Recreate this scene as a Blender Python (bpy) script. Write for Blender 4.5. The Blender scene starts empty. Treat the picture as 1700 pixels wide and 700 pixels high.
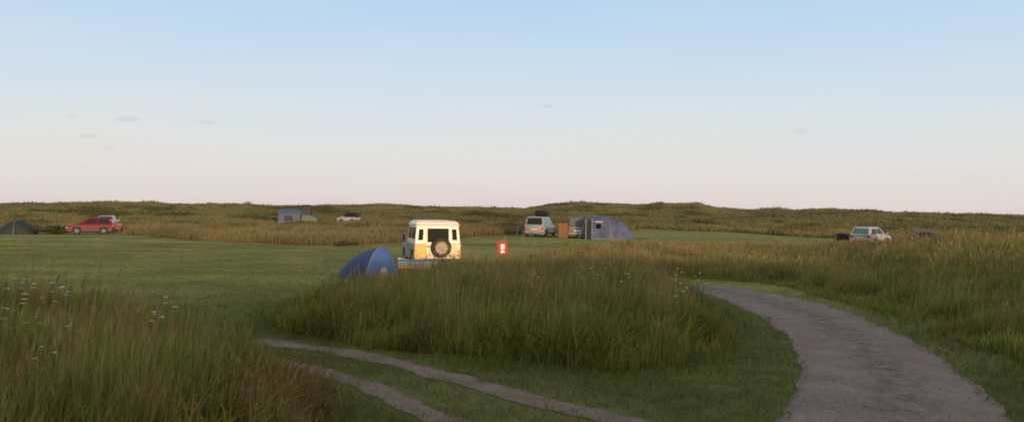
import bpy, bmesh, math, random
import numpy as np
from mathutils import Vector, Matrix

random.seed(4)
rng = np.random.default_rng(7)
R = math.radians
C = bpy.context.scene.collection
SUN_AZ, SUN_EL = 20.0, 4.6          # degrees right of straight behind the viewer, and above the horizon
SX, SY = math.sin(R(SUN_AZ)), -math.cos(R(SUN_AZ))

# ------------------------------------------------------------------ noise
def _hash(ix, iy, seed):
    n = (ix.astype(np.int64) * 374761393 + iy.astype(np.int64) * 668265263 + seed * 1442695041) & 0x7fffffff
    n = ((n ^ (n >> 13)) * 1274126177) & 0x7fffffff
    return ((n ^ (n >> 16)) & 0xffff) / 65535.0

def vnoise(x, y, scale, seed=0):
    x = np.asarray(x, float) / scale; y = np.asarray(y, float) / scale
    ix = np.floor(x); iy = np.floor(y); fx = x - ix; fy = y - iy
    fx = fx * fx * (3 - 2 * fx); fy = fy * fy * (3 - 2 * fy)
    a = _hash(ix, iy, seed); b = _hash(ix + 1, iy, seed); c = _hash(ix, iy + 1, seed); d = _hash(ix + 1, iy + 1, seed)
    return (a * (1 - fx) + b * fx) * (1 - fy) + (c * (1 - fx) + d * fx) * fy

def fbm(x, y, scale, seed=0, octv=4):
    t = 0; amp = .5; tot = 0
    for k in range(octv):
        t = t + amp * vnoise(x, y, scale / 2 ** k, seed + 17 * k); tot += amp; amp *= .5
    return t / tot

def sstep(a, b, x):
    t = np.clip((np.asarray(x, float) - a) / (b - a), 0, 1); return t * t * (3 - 2 * t)

def inpoly(x, y, poly):
    x = np.asarray(x); y = np.asarray(y); ins = np.zeros(x.shape, bool); n = len(poly)
    for i in range(n):
        x0, y0 = poly[i]; x1, y1 = poly[(i + 1) % n]
        if y0 == y1: continue
        cond = ((y0 > y) != (y1 > y)) & (x < (x1 - x0) * (y - y0) / (y1 - y0) + x0)
        ins ^= cond
    return ins

# ------------------------------------------------------------------ layout of the place (metres)
ISLAND = [(-4.5, 15.5), (-2.62, 14.25), (-1.5, 13.8), (-0.17, 13.1), (1.04, 12.45), (2.11, 12.25), (3.0, 12.9), (3.6, 14.5),
          (4.7, 19.2), (5.2, 23.2), (4.4, 25.2), (2.6, 26.3), (0, 27.2), (-2.4, 27.2), (-3.8, 25.6), (-5.0, 23.6), (-5.3, 20), (-5.0, 17)]
RIGHT = [(1, 33), (6, 30.2), (9.0, 28), (9.4, 26), (9.5, 22.6), (8.9, 16.2), (7.9, 11), (8, 6), (40, 6), (70, 30), (70, 78), (33, 72),
         (30, 60), (22.7, 56.2), (14.2, 54.2), (8.6, 54.5), (4, 48), (1, 42)]
LEFT = [(-1.9, 8.0), (-2.35, 10), (-3.0, 11.4), (-4.2, 13.1), (-5.3, 14.2), (-6.6, 15.4), (-9, 16.6), (-14, 17), (-22, 19), (-34, 16), (-14, 3.5), (-2.6, 4)]
LAWN = [(-90, 70), (-44, 71), (-33.5, 70), (-30.5, 64), (-23.8, 57.9), (-17.5, 54.4), (-11.2, 51.5), (-8.5, 58), (0.2, 77), (10, 93),
        (17, 101), (26, 95), (31, 78), (33, 71), (30, 60), (22.7, 56.2), (14.2, 54.2), (8.6, 54.5), (4, 48), (1, 42), (1, 20), (-90, 20)]
ROAD_L = [(-1.5, 2.0), (0.6, 5.0), (2.2, 7.6), (3.15, 9.56), (3.95, 11.18), (4.81, 13.43), (5.56, 16.39), (5.95, 19.73), (5.95, 22.3), (5.75, 24.6), (4.7, 26.6), (2.8, 28.0), (0.5, 28.8), (-1.4, 29.4)]
ROAD_R = [(2.0, 1.0), (4.2, 4.6), (5.4, 7.4), (6.13, 9.69), (7.1, 12.58), (7.99, 16.33), (8.45, 20.0), (8.45, 22.0), (8.1, 24.2), (7.35, 26.2), (5.9, 28.4), (3.9, 30.0), (1.2, 31.2), (-0.8, 31.9)]
RUT_U = [(-4.7, 15.0), (-4.25, 14.63), (-2.51, 13.54), (-1.38, 12.48), (-0.4, 11.34), (0.42, 10.39), (1.25, 9.6), (2.2, 8.6), (3.0, 7.6)]
RUT_L = [(-4.0, 13.1), (-3.3, 12.55), (-2.45, 11.75), (-1.6, 10.7), (-0.85, 9.6), (0.1, 8.2), (1.2, 6.8)]
CREST = [(-180, 2.6), (-60, 2.5), (-34.3, 1.9), (-32.5, 2.0), (-30.6, 2.1), (-26.7, 2.2), (-23.1, 2.05), (-20.9, 2.3), (-18.3, 2.5), (-16.7, 2.1), (-13.1, 2.3),
         (-8.95, 2.8), (-6.4, 2.35), (-2.15, 2.4), (0.86, 2.2), (2.57, 3.4), (4.3, 4.0), (6.4, 3.85), (8.9, 3.6), (10.6, 4.05), (13.1, 3.95),
         (14.3, 2.8), (16.3, 2.4), (18.25, 2.65), (19.4, 2.2), (21.7, 2.65), (23.5, 2.4), (24.9, 1.9), (27, 2.0), (29.4, 1.95), (32.5, 1.9), (60, 2.2), (180, 2.6)]
CA = np.array([c[0] for c in CREST]); CH = np.array([c[1] for c in CREST])

def ground_h(x, y):
    x = np.asarray(x, float); y = np.asarray(y, float)
    r = np.hypot(x, y); az = np.degrees(np.arctan2(x, y))
    crest = np.interp(az, CA, CH)
    h = crest * sstep(85, 225, r) * (1 - sstep(245, 400, r))
    band = sstep(85, 130, r) * (1 - sstep(190, 226, r))
    h = h + band * ((fbm(x, y, 30, 3) - .5) * 1.7 + (fbm(x, y, 9, 4) - .5) * .75)
    h = h + sstep(120, 200, r) * (1 - sstep(226, 245, r)) * np.maximum(0, fbm(x, y, 14, 6) - .5) * 1.0
    h = h + sstep(45, 75, r) * (1 - sstep(85, 130, r)) * (fbm(x, y, 14, 9) - .5) * .25
    h = h + .75 * sstep(10.5, 19, x) * (1 - sstep(30, 50, y)) * sstep(-5, 8, y) * (.7 + .6 * fbm(x, y, 9, 5))
    u = -x * SX - y * SY; v = -x * SY + y * SX                        # unseen dune behind the viewer, shaped across the light to shade the foreground
    h = h + 4.0 * np.exp(-((u + 15) / 5.0) ** 2) * (1 - sstep(55, 85, np.abs(v))) * (.88 + .24 * fbm(x, y, 8, 12))
    return h

def gh(x, y): return float(ground_h(np.array([x]), np.array([y]))[0])

# ------------------------------------------------------------------ materials
def mat(name, col, rough=.6, metal=0.0, noise=0.0, nscale=8.0, spec=.5, coat=0.0, bump=0.0, bscale=60.0):
    m = bpy.data.materials.new(name); m.use_nodes = True
    nt = m.node_tree; b = nt.nodes['Principled BSDF']
    b.inputs['Base Color'].default_value = (*col, 1); b.inputs['Roughness'].default_value = rough
    b.inputs['Metallic'].default_value = metal; b.inputs['Specular IOR Level'].default_value = spec
    b.inputs['Coat Weight'].default_value = coat
    if noise or bump:
        tc = nt.nodes.new('ShaderNodeTexCoord')
    if noise:
        n = nt.nodes.new('ShaderNodeTexNoise'); n.inputs['Scale'].default_value = nscale; n.inputs['Detail'].default_value = 5
        nt.links.new(tc.outputs['Object'], n.inputs['Vector'])
        mp = nt.nodes.new('ShaderNodeMapRange'); mp.inputs[1].default_value = .3; mp.inputs[2].default_value = .7
        mp.inputs[3].default_value = 1 - noise; mp.inputs[4].default_value = 1 + noise * .6
        nt.links.new(n.outputs['Fac'], mp.inputs[0])
        mx = nt.nodes.new('ShaderNodeMix'); mx.data_type = 'RGBA'; mx.blend_type = 'MULTIPLY'; mx.inputs[0].default_value = 1
        mx.inputs[6].default_value = (*col, 1); nt.links.new(mp.outputs[0], mx.inputs[7]); nt.links.new(mx.outputs[2], b.inputs['Base Color'])
    if bump:
        n2 = nt.nodes.new('ShaderNodeTexNoise'); n2.inputs['Scale'].default_value = bscale; n2.inputs['Detail'].default_value = 4
        nt.links.new(tc.outputs['Object'], n2.inputs['Vector'])
        bp = nt.nodes.new('ShaderNodeBump'); bp.inputs['Strength'].default_value = bump; bp.inputs['Distance'].default_value = .02
        nt.links.new(n2.outputs['Fac'], bp.inputs['Height']); nt.links.new(bp.outputs[0], b.inputs['Normal'])
    return m

M = {}
M['cream'] = mat('cream_paint', (.80, .69, .55), .38, noise=.10, nscale=5)
M['shadeside'] = mat('painted_side_shade', (.26, .30, .28), .4, noise=.12, nscale=5)  # dim shaded side of the off-roader, painted into body and door colour
M['paleyellow'] = mat('pale_yellow_paint', (.80, .60, .34), .4, noise=.12, nscale=6)
M['slatedark'] = mat('dark_slate_paint', (.06, .065, .075), .5, noise=.15)
M['yellow'] = mat('painted_yellow_reflection', (.80, .36, .03), .4, noise=.12, nscale=6)  # cream-yellow panel with its warm reflection painted in as stronger yellow
M['silver'] = mat('silver_paint', (.27, .27, .285), .35, metal=.2, noise=.06, coat=.4)
M['grey'] = mat('grey_paint', (.26, .25, .27), .3, metal=.3, noise=.06, coat=.4)
M['red'] = mat('red_paint', (.135, .002, .016), .45, noise=.06, spec=.2)
M['white'] = mat('white_paint', (.38, .37, .37), .4, noise=.08, coat=.2)
M['darkpaint'] = mat('dark_paint', (.020, .016, .018), .7, noise=.1, spec=.12)
M['glass'] = mat('dark_glass', (.010, .011, .012), .08, spec=.3)
M['tealglass'] = mat('glass_with_painted_sky', (.05, .14, .14), .15, spec=.4)  # teal is the sky's reflection painted into the glass colour
M['ghostglass'] = mat('dusty_glass', (.028, .030, .022), .6, spec=.0, noise=.2)
M['rubber'] = mat('tyre_rubber', (.028, .023, .02), .8, noise=.2, nscale=20)
M['plastic'] = mat('black_plastic', (.025, .025, .026), .55, noise=.15)
M['rim'] = mat('grey_steel_rim', (.12, .115, .11), .5, metal=.4, noise=.12)
M['rustrim'] = mat('dull_brown_rim', (.40, .30, .22), .55, noise=.3, nscale=14)
M['lightred'] = mat('red_lens', (.42, .02, .015), .2, spec=.7)
M['lightamber'] = mat('amber_lens', (.6, .22, .02), .2, spec=.7)
M['lightclear'] = mat('clear_lens', (.75, .75, .72), .12, spec=.8)
M['plate_y'] = mat('yellow_plate', (.75, .55, .08), .4, noise=.04)
M['plate_w'] = mat('white_plate', (.78, .78, .76), .4, noise=.04)
M['steel'] = mat('galvanised_steel', (.36, .36, .35), .45, metal=.6, noise=.12)
M['bluedark'] = mat('blue_flysheet', (.024, .040, .125), .6, noise=.12, nscale=3, bump=.25, bscale=9)
M['bluelight'] = mat('pale_blue_flysheet', (.050, .115, .31), .6, noise=.12, nscale=3, bump=.25, bscale=9)
M['navy'] = mat('navy_cloth', (.015, .025, .07), .7, noise=.2)
M['greenfly'] = mat('dark_green_flysheet', (.012, .020, .018), .7, noise=.15, nscale=3, bump=.25, bscale=8)
M['lavender'] = mat('grey_lavender_canvas', (.070, .088, .165), .7, noise=.45, nscale=2.5, bump=.3, bscale=5)
M['bluegrey'] = mat('blue_grey_canvas', (.055, .095, .14), .7, noise=.14, nscale=2.5, bump=.3, bscale=5)
M['slateblue'] = mat('slate_blue_canvas', (.075, .095, .15), .7, noise=.15, nscale=2, bump=.3, bscale=5)
M['palegreen'] = mat('pale_green_canvas', (.12, .15, .135), .7, noise=.12, nscale=2, bump=.3, bscale=5)
M['brown'] = mat('rust_brown_cloth', (.20, .082, .032), .75, noise=.2, nscale=4, bump=.3, bscale=6)
M['sign_red'] = mat('sign_red_paint', (.33, .018, .018), .45, noise=.12, nscale=6)
M['sign_white'] = mat('sign_white_paint', (.80, .78, .74), .45, noise=.06)
M['wood'] = mat('weathered_wood', (.055, .040, .028), .8, noise=.3, nscale=12)
M['darkwood'] = mat('dark_wood', (.045, .032, .022), .85, noise=.3, nscale=12)
M['whiteplastic'] = mat('white_plastic', (.42, .41, .38), .5, noise=.05)
M['redplastic'] = mat('red_plastic', (.38, .03, .03), .5, noise=.1)
M['redcloth'] = mat('faded_red_cloth', (.34, .10, .09), .8, noise=.2)
M['blackcloth'] = mat('black_cloth', (.02, .02, .022), .8, noise=.2)
M['stem'] = mat('green_stem', (.10, .13, .045), .7, noise=.2)
M['flower'] = mat('white_florets', (.5, .52, .42), .8, noise=.2, nscale=60)
M['twig'] = mat('dark_twig', (.05, .04, .028), .9, noise=.2)

def stripes_mat(name, bands):
    """cloth in level stripes, from the ground up: (height where the stripe ends, colour)"""
    m = bpy.data.materials.new(name); m.use_nodes = True; nt = m.node_tree; b = nt.nodes['Principled BSDF']
    b.inputs['Roughness'].default_value = .75
    tc = nt.nodes.new('ShaderNodeTexCoord'); sp = nt.nodes.new('ShaderNodeSeparateXYZ'); nt.links.new(tc.outputs['Object'], sp.inputs[0])
    rp = nt.nodes.new('ShaderNodeValToRGB'); rp.color_ramp.interpolation = 'CONSTANT'
    el = rp.color_ramp.elements; el[0].position = 0; el[0].color = (*bands[0][1], 1); el[1].position = bands[0][0]; el[1].color = (*bands[1][1], 1)
    for k in range(2, len(bands)):
        e = el.new(bands[k - 1][0]); e.color = (*bands[k][1], 1)
    nt.links.new(sp.outputs['Z'], rp.inputs[0]); nt.links.new(rp.outputs[0], b.inputs['Base Color'])
    return m
M['stripes'] = stripes_mat('striped_windbreak_cloth', [(.20, (.12, .05, .04)), (.30, (.30, .06, .06)), (.41, (.58, .46, .10)), (.56, (.33, .40, .44)), (.63, (.10, .16, .26)), (1.0, (.34, .42, .48))])

def veg_mat(name, transl=.35):
    m = bpy.data.materials.new(name); m.use_nodes = True; nt = m.node_tree
    for n in list(nt.nodes): nt.nodes.remove(n)
    out = nt.nodes.new('ShaderNodeOutputMaterial'); a = nt.nodes.new('ShaderNodeAttribute'); a.attribute_name = 'col'
    d = nt.nodes.new('ShaderNodeBsdfDiffuse'); t = nt.nodes.new('ShaderNodeBsdfTranslucent'); mx = nt.nodes.new('ShaderNodeMixShader')
    mx.inputs[0].default_value = transl
    nt.links.new(a.outputs['Color'], d.inputs[0]); nt.links.new(a.outputs['Color'], t.inputs[0])
    nt.links.new(d.outputs[0], mx.inputs[1]); nt.links.new(t.outputs[0], mx.inputs[2]); nt.links.new(mx.outputs[0], out.inputs[0])
    return m
M['veg'] = veg_mat('grass_blades')

def ground_mat():
    m = bpy.data.materials.new('turf_and_sand'); m.use_nodes = True; nt = m.node_tree; b = nt.nodes['Principled BSDF']
    b.inputs['Roughness'].default_value = 1; b.inputs['Specular IOR Level'].default_value = .08
    a = nt.nodes.new('ShaderNodeAttribute'); a.attribute_name = 'col'
    tc = nt.nodes.new('ShaderNodeTexCoord'); prev = a.outputs['Color']
    for sc, lo, hi, det in ((.35, .74, 1.2, 6), (2.6, .72, 1.25, 6), (22, .6, 1.35, 4)):
        n = nt.nodes.new('ShaderNodeTexNoise'); n.inputs['Scale'].default_value = sc; n.inputs['Detail'].default_value = det
        nt.links.new(tc.outputs['Object'], n.inputs['Vector'])
        mp = nt.nodes.new('ShaderNodeMapRange'); mp.inputs[1].default_value = .3; mp.inputs[2].default_value = .7; mp.inputs[3].default_value = lo; mp.inputs[4].default_value = hi
        nt.links.new(n.outputs['Fac'], mp.inputs[0])
        mx = nt.nodes.new('ShaderNodeMix'); mx.data_type = 'RGBA'; mx.blend_type = 'MULTIPLY'; mx.inputs[0].default_value = 1
        nt.links.new(prev, mx.inputs[6]); nt.links.new(mp.outputs[0], mx.inputs[7]); prev = mx.outputs[2]
    # dry patches
    n = nt.nodes.new('ShaderNodeTexNoise'); n.inputs['Scale'].default_value = .16; n.inputs['Detail'].default_value = 7
    nt.links.new(tc.outputs['Object'], n.inputs['Vector'])
    mp = nt.nodes.new('ShaderNodeMapRange'); mp.inputs[1].default_value = .5; mp.inputs[2].default_value = .72; mp.inputs[3].default_value = 0; mp.inputs[4].default_value = .6
    nt.links.new(n.outputs['Fac'], mp.inputs[0])
    mx = nt.nodes.new('ShaderNodeMix'); mx.data_type = 'RGBA'; nt.links.new(mp.outputs[0], mx.inputs[0]); nt.links.new(prev, mx.inputs[6]); mx.inputs[7].default_value = (.22, .185, .085, 1)
    nt.links.new(mx.outputs[2], b.inputs['Base Color'])
    n2 = nt.nodes.new('ShaderNodeTexNoise'); n2.inputs['Scale'].default_value = 14; n2.inputs['Detail'].default_value = 6
    nt.links.new(tc.outputs['Object'], n2.inputs['Vector'])
    bp = nt.nodes.new('ShaderNodeBump'); bp.inputs['Strength'].default_value = .8; bp.inputs['Distance'].default_value = .05
    nt.links.new(n2.outputs['Fac'], bp.inputs['Height']); nt.links.new(bp.outputs[0], b.inputs['Normal'])
    return m

def gravel_mat(name, c1, c2, c3):
    m = bpy.data.materials.new(name); m.use_nodes = True; nt = m.node_tree; b = nt.nodes['Principled BSDF']
    b.inputs['Roughness'].default_value = .95; b.inputs['Specular IOR Level'].default_value = .15
    tc = nt.nodes.new('ShaderNodeTexCoord'); a = nt.nodes.new('ShaderNodeAttribute'); a.attribute_name = 'mid'
    def noise(s, d):
        n = nt.nodes.new('ShaderNodeTexNoise'); n.inputs['Scale'].default_value = s; n.inputs['Detail'].default_value = d; n.inputs['Roughness'].default_value = .65
        nt.links.new(tc.outputs['Object'], n.inputs['Vector']); return n
    n1 = noise(1.1, 8); n2 = noise(38, 4)
    r1 = nt.nodes.new('ShaderNodeValToRGB'); r1.color_ramp.elements[0].position = .36; r1.color_ramp.elements[0].color = (*c2, 1)
    r1.color_ramp.elements[1].position = .64; r1.color_ramp.elements[1].color = (*c1, 1); nt.links.new(n1.outputs['Fac'], r1.inputs[0])
    # worn middle: attribute 'mid' gives how likely grit and weeds show
    ad = nt.nodes.new('ShaderNodeMath'); ad.operation = 'MULTIPLY'; n3 = noise(3.2, 6)
    mp = nt.nodes.new('ShaderNodeMapRange'); mp.inputs[1].default_value = .42; mp.inputs[2].default_value = .62; nt.links.new(n3.outputs['Fac'], mp.inputs[0])
    nt.links.new(mp.outputs[0], ad.inputs[0]); nt.links.new(a.outputs['Fac'], ad.inputs[1])
    mx = nt.nodes.new('ShaderNodeMix'); mx.data_type = 'RGBA'; nt.links.new(ad.outputs[0], mx.inputs[0]); nt.links.new(r1.outputs[0], mx.inputs[6]); mx.inputs[7].default_value = (*c3, 1)
    mp2 = nt.nodes.new('ShaderNodeMapRange'); mp2.inputs[1].default_value = .3; mp2.inputs[2].default_value = .7; mp2.inputs[3].default_value = .68; mp2.inputs[4].default_value = 1.32
    nt.links.new(n2.outputs['Fac'], mp2.inputs[0])
    m2 = nt.nodes.new('ShaderNodeMix'); m2.data_type = 'RGBA'; m2.blend_type = 'MULTIPLY'; m2.inputs[0].default_value = 1
    nt.links.new(mx.outputs[2], m2.inputs[6]); nt.links.new(mp2.outputs[0], m2.inputs[7]); nt.links.new(m2.outputs[2], b.inputs['Base Color'])
    bp = nt.nodes.new('ShaderNodeBump'); bp.inputs['Strength'].default_value = .7; bp.inputs['Distance'].default_value = .03
    nt.links.new(n2.outputs['Fac'], bp.inputs['Height']); nt.links.new(bp.outputs[0], b.inputs['Normal'])
    return m

# ------------------------------------------------------------------ object helpers
def tag(o, label=None, cat=None, group=None, kind=None):
    if label: o['label'] = label
    if cat: o['category'] = cat
    if group: o['group'] = group
    if kind: o['kind'] = kind
    return o

def empty(name, loc, az=0):
    o = bpy.data.objects.new(name, None); o.location = loc; o.rotation_euler = (0, 0, R(-az)); o.empty_display_size = .2
    C.objects.link(o); return o

def copy_tree(o, parent=None):
    c = o.copy(); C.objects.link(c); c.parent = parent
    for ch in list(o.children): copy_tree(ch, c)
    return c

class MB:
    def __init__(s): s.v = []; s.f = []
    def add(s, vs, fs):
        b = len(s.v); s.v += [tuple(v) for v in vs]; s.f += [tuple(b + i for i in f) for f in fs]; return s
    def box(s, c, d, rz=0, rx=0):
        x, y, z = d[0] / 2, d[1] / 2, d[2] / 2
        m = Matrix.Translation(c) @ Matrix.Rotation(rz, 4, 'Z') @ Matrix.Rotation(rx, 4, 'X')
        vs = [m @ Vector((i * x, j * y, k * z)) for k in (-1, 1) for j in (-1, 1) for i in (-1, 1)]
        return s.add(vs, [(0, 2, 3, 1), (4, 5, 7, 6), (0, 1, 5, 4), (2, 6, 7, 3), (0, 4, 6, 2), (1, 3, 7, 5)])
    def tube(s, p0, p1, r0, r1=None, n=10):
        r1 = r0 if r1 is None else r1
        p0 = Vector(p0); p1 = Vector(p1); d = (p1 - p0).normalized()
        a = d.orthogonal().normalized(); b = d.cross(a)
        vs = [p + (a * math.cos(2 * math.pi * k / n) + b * math.sin(2 * math.pi * k / n)) * r for p, r in ((p0, r0), (p1, r1)) for k in range(n)]
        fs = [(k, (k + 1) % n, n + (k + 1) % n, n + k) for k in range(n)] + [tuple(range(n))[::-1], tuple(range(n, 2 * n))]
        return s.add(vs, fs)
    def loops(s, rings, cap=True, close=True):
        n = len(rings[0]); vs = [v for r in rings for v in r]; fs = []
        for i in range(len(rings) - 1):
            for k in range(n if close else n - 1):
                fs.append((i * n + k, i * n + (k + 1) % n, (i + 1) * n + (k + 1) % n, (i + 1) * n + k))
        if cap: fs += [tuple(range(n))[::-1], tuple(range((len(rings) - 1) * n, len(rings) * n))]
        return s.add(vs, fs)
    def lathe_x(s, prof, c, n=28, cap=True):
        """profile of (x, radius) turned about the X axis through c"""
        rings = [[(c[0] + x, c[1] + r * math.cos(2 * math.pi * k / n), c[2] + r * math.sin(2 * math.pi * k / n)) for k in range(n)] for x, r in prof]
        return s.loops(rings, cap)
    def build(s, name, m, parent=None, bevel=0, smooth=False, seg=2):
        me = bpy.data.meshes.new(name); bm = bmesh.new()
        vv = [bm.verts.new(v) for v in s.v]
        for f in s.f:
            try: bm.faces.new([vv[i] for i in f])
            except ValueError: pass
        bmesh.ops.recalc_face_normals(bm, faces=bm.faces)
        if bevel:
            ed = [e for e in bm.edges if len(e.link_faces) == 2 and e.calc_face_angle(0) > .5]
            bmesh.ops.bevel(bm, geom=ed, offset=bevel, segments=seg, affect='EDGES', profile=.5, clamp_overlap=True)
        if smooth:
            for f in bm.faces: f.smooth = True
            for e in bm.edges:
                if len(e.link_faces) == 2 and e.calc_face_angle(0) > .75: e.smooth = False
        bm.to_mesh(me); bm.free(); me.materials.append(m)
        o = bpy.data.objects.new(name, me); C.objects.link(o)
        if parent is not None: o.parent = parent
        return o

def lerp(a, b, t): return Vector(a).lerp(Vector(b), t)

def panel(quad, u0, u1, v0, v1, off=.006, thick=.012):
    """thin pane lying just proud of a four-cornered face (corners: bottom-left, bottom-right, top-right, top-left seen from outside)"""
    bl, br, tr, tl = [Vector(q) for q in quad]
    nrm = (br - bl).cross(tl - bl).normalized()
    P = lambda u, v: lerp(lerp(bl, br, u), lerp(tl, tr, u), v)
    pts = [P(u0, v0), P(u1, v0), P(u1, v1), P(u0, v1)]
    return MB().loops([[p + nrm * (off - thick) for p in pts], [p + nrm * off for p in pts]])

def wheel(parent, c, r, w, side, rimmat='rim', name='wheel', n=26):
    """wheel with its axle along X; side = +1/-1 tells which way it faces"""
    t = MB().lathe_x([(-w * .2, r * .60), (-w / 2, r * .62), (-w / 2, r * .9), (-w * .36, r * .985), (0, r), (w * .36, r * .985), (w / 2, r * .9), (w / 2, r * .62), (w * .2, r * .60)], (0, 0, 0), n, False)
    hub = bpy.data.objects.new(name, None); C.objects.link(hub); hub.parent = parent; hub.location = c
    t.build('tyre', M['rubber'], hub, smooth=True)
    k = side
    m = MB().lathe_x([(k * w * .30, r * .64), (k * w * .48, r * .63), (k * w * .40, r * .54), (k * w * .22, r * .40), (k * w * .34, r * .22), (k * w * .40, r * .12), (k * w * .40, .004)], (0, 0, 0), n)
    for q in range(5):
        a = q * 2 * math.pi / 5
        m.box((k * w * .36, r * .36 * math.cos(a), r * .36 * math.sin(a)), (.02, r * .1, r * .1), 0, a)
    m.build('rim', M[rimmat], hub, smooth=True)
    return hub

def body_prism(L, W, zc, belt, hoodf, yA, yB, yr, yf, ra, ends=.05, wz=None, chamf=.06):
    """lower car body: side outline with both wheel arches, carried across the width with softened edges"""
    wz = wz or zc
    o = [(-L / 2 + .10, zc), ]
    for yc in (yr, yf):
        for k in range(9):
            a = math.pi - math.pi * k / 8
            o.append((yc + ra * math.cos(a), max(zc, wz + ra * math.sin(a) * 1.0)))
    o += [(L / 2 - .10, zc), (L / 2, zc + .16), (L / 2 - .03, hoodf), (L / 2 - .16, hoodf + .07), (yA, belt), (yB, belt), (-L / 2 + .05, belt - .03), (-L / 2, zc + .30)]
    top = max(z for y, z in o)
    def ring(x, inset):
        out = []
        for y, z in o:
            zz = z; yy = y
            if inset:
                if z > hoodf - .02: zz = z - .05
                if abs(y) > L / 2 - .12: yy = y * .975
            t = max(0, (abs(yy) - L * .33) / (L * .17)); xx = x * (1 - .10 * t * t)
            out.append((xx, yy, zz))
        return out
    h = W / 2
    return MB().loops([ring(-h, True), ring(-h + chamf, False), ring(h - chamf, False), ring(h, True)])

def make_car(name, loc, az, paint, L=3.9, W=1.68, H=1.42, belt=.88, hoodf=.66, r=.30, glassy='glass', rear_glass=None,
             y_f0=.85, y_f1=.15, y_r1=-1.45, y_r0=-1.85, plate='plate_y', estate=False, nwin=2, side_glass=None, top=None):
    root = empty(name, loc, az)
    yr, yf = -L / 2 + .72, L / 2 - .78
    body_prism(L, W, .24, belt, hoodf, y_f0, y_r0, yr, yf, r + .06, wz=r + .02).build('body', M[paint], root, smooth=True)
    MB().box((0, 0, .33), (W - .30, L - .30, .26)).build('underbody', M['plastic'], root, bevel=.03)
    wb, wt = W / 2 - .07, W / 2 - .22
    def ring(z, w, a, b): return [(-w, a, z), (w, a, z), (w, b, z), (-w, b, z)]
    cab = MB().loops([ring(belt - .06, wb, y_r0 - .02, y_f0 + .03), ring(H - .07, wt, y_r1, y_f1), ring(H, wt - .12, y_r1 + .16, y_f1 - .16)])
    cab.build('roof', M[top or paint], root, bevel=.045, smooth=True, seg=3)
    zb, zt = belt - .0, H - .075
    fr = lambda z: (z - (belt - .06)) / (H - .07 - (belt - .06))
    def at(z, sx, rear):
        t = fr(z); w = wb + (wt - wb) * t
        y = (y_r0 - .02) + (y_r1 - y_r0 + .02) * t if rear else (y_f0 + .03) + (y_f1 - y_f0 - .03) * t
        return Vector((sx * w, y, z))
    q = (at(zb, -1, True), at(zb, 1, True), at(zt, 1, True), at(zt, -1, True))
    panel(q, .08, .92, .10, .93).build('rear_window', M[rear_glass or glassy], root)
    q = (at(zb, 1, False), at(zb, -1, False), at(zt, -1, False), at(zt, 1, False))
    panel(q, .06, .94, .08, .95).build('windscreen', M[glassy], root)
    sg = M[side_glass or glassy]
    cuts = {2: [(.10, .50), (.54, .90)], 3: [(.07, .30), (.34, .62), (.66, .92)]}[nwin]
    for sx in (1, -1):
        q = (at(zb, sx, True), at(zb, sx, False), at(zt, sx, False), at(zt, sx, True))
        if sx < 0: q = (q[1], q[0], q[3], q[2])
        for u0, u1 in cuts:
            if sx < 0: u0, u1 = 1 - u1, 1 - u0
            panel(q, u0, u1, .08, .90).build('side_window', sg, root)
        # door handle and mirror
        MB().box((sx * (W / 2 + .008), -.15, belt - .12), (.03, .16, .03)).build('door_handle', M['plastic'], root, bevel=.008)
        MB().box((sx * (W / 2 + .06), y_f0 - .12, belt + .07), (.17, .09, .11)).build('mirror', M[paint], root, bevel=.03)
        for yy in (yr, yf): wheel(root, (sx * (W / 2 - .10), yy, r), r, .19, sx)
        MB().box((sx * (W / 2 - .17), -L / 2 - .0, .74), (.20, .07, .20)).build('tail_light', M['lightred'], root, bevel=.02)
        MB().box((sx * (W / 2 - .24), L / 2 - .05, hoodf - .06), (.30, .10, .13)).build('headlight', M['lightclear'], root, bevel=.03)
    MB().box((0, -L / 2 - .03, .42), (W * .93, .14, .20)).build('bumper', M[paint], root, bevel=.05, smooth=True)
    MB().box((0, L / 2 - .02, .40), (W * .90, .14, .20)).build('bumper', M['plastic'], root, bevel=.05, smooth=True)
    MB().box((0, -L / 2 - .012, .66), (.52, .03, .11)).build('number_plate', M[plate], root)
    return root

# ------------------------------------------------------------------ the ground
VEG = np.array((2.38, 2.30, 1.62))      # overall tint of the vegetation
def vcol(me, cols, name='col'):
    cols = np.clip(np.asarray(cols) * VEG, 0, .6)
    a = me.color_attributes.new(name, 'FLOAT_COLOR', 'POINT')
    c = np.ones((len(cols), 4), np.float32); c[:, :3] = cols; a.data.foreach_set('color', c.ravel())

def np_mesh(name, verts, tris, m, cols=None, smooth=False):
    me = bpy.data.meshes.new(name); nv, nt = len(verts), len(tris)
    k = tris.shape[1]
    me.vertices.add(nv); me.vertices.foreach_set('co', np.asarray(verts, np.float32).ravel())
    me.loops.add(nt * k); me.loops.foreach_set('vertex_index', np.asarray(tris, np.int32).ravel())
    me.polygons.add(nt); me.polygons.foreach_set('loop_start', np.arange(0, nt * k, k, dtype=np.int32))
    me.polygons.foreach_set('use_smooth', np.full(nt, smooth, bool))
    me.update(calc_edges=True)
    if cols is not None: vcol(me, cols)
    me.materials.append(m)
    o = bpy.data.objects.new(name, me); C.objects.link(o); return o

def mixc(a, b, t): return np.asarray(a)[None, :] * (1 - t[:, None]) + np.asarray(b)[None, :] * t[:, None]

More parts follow.
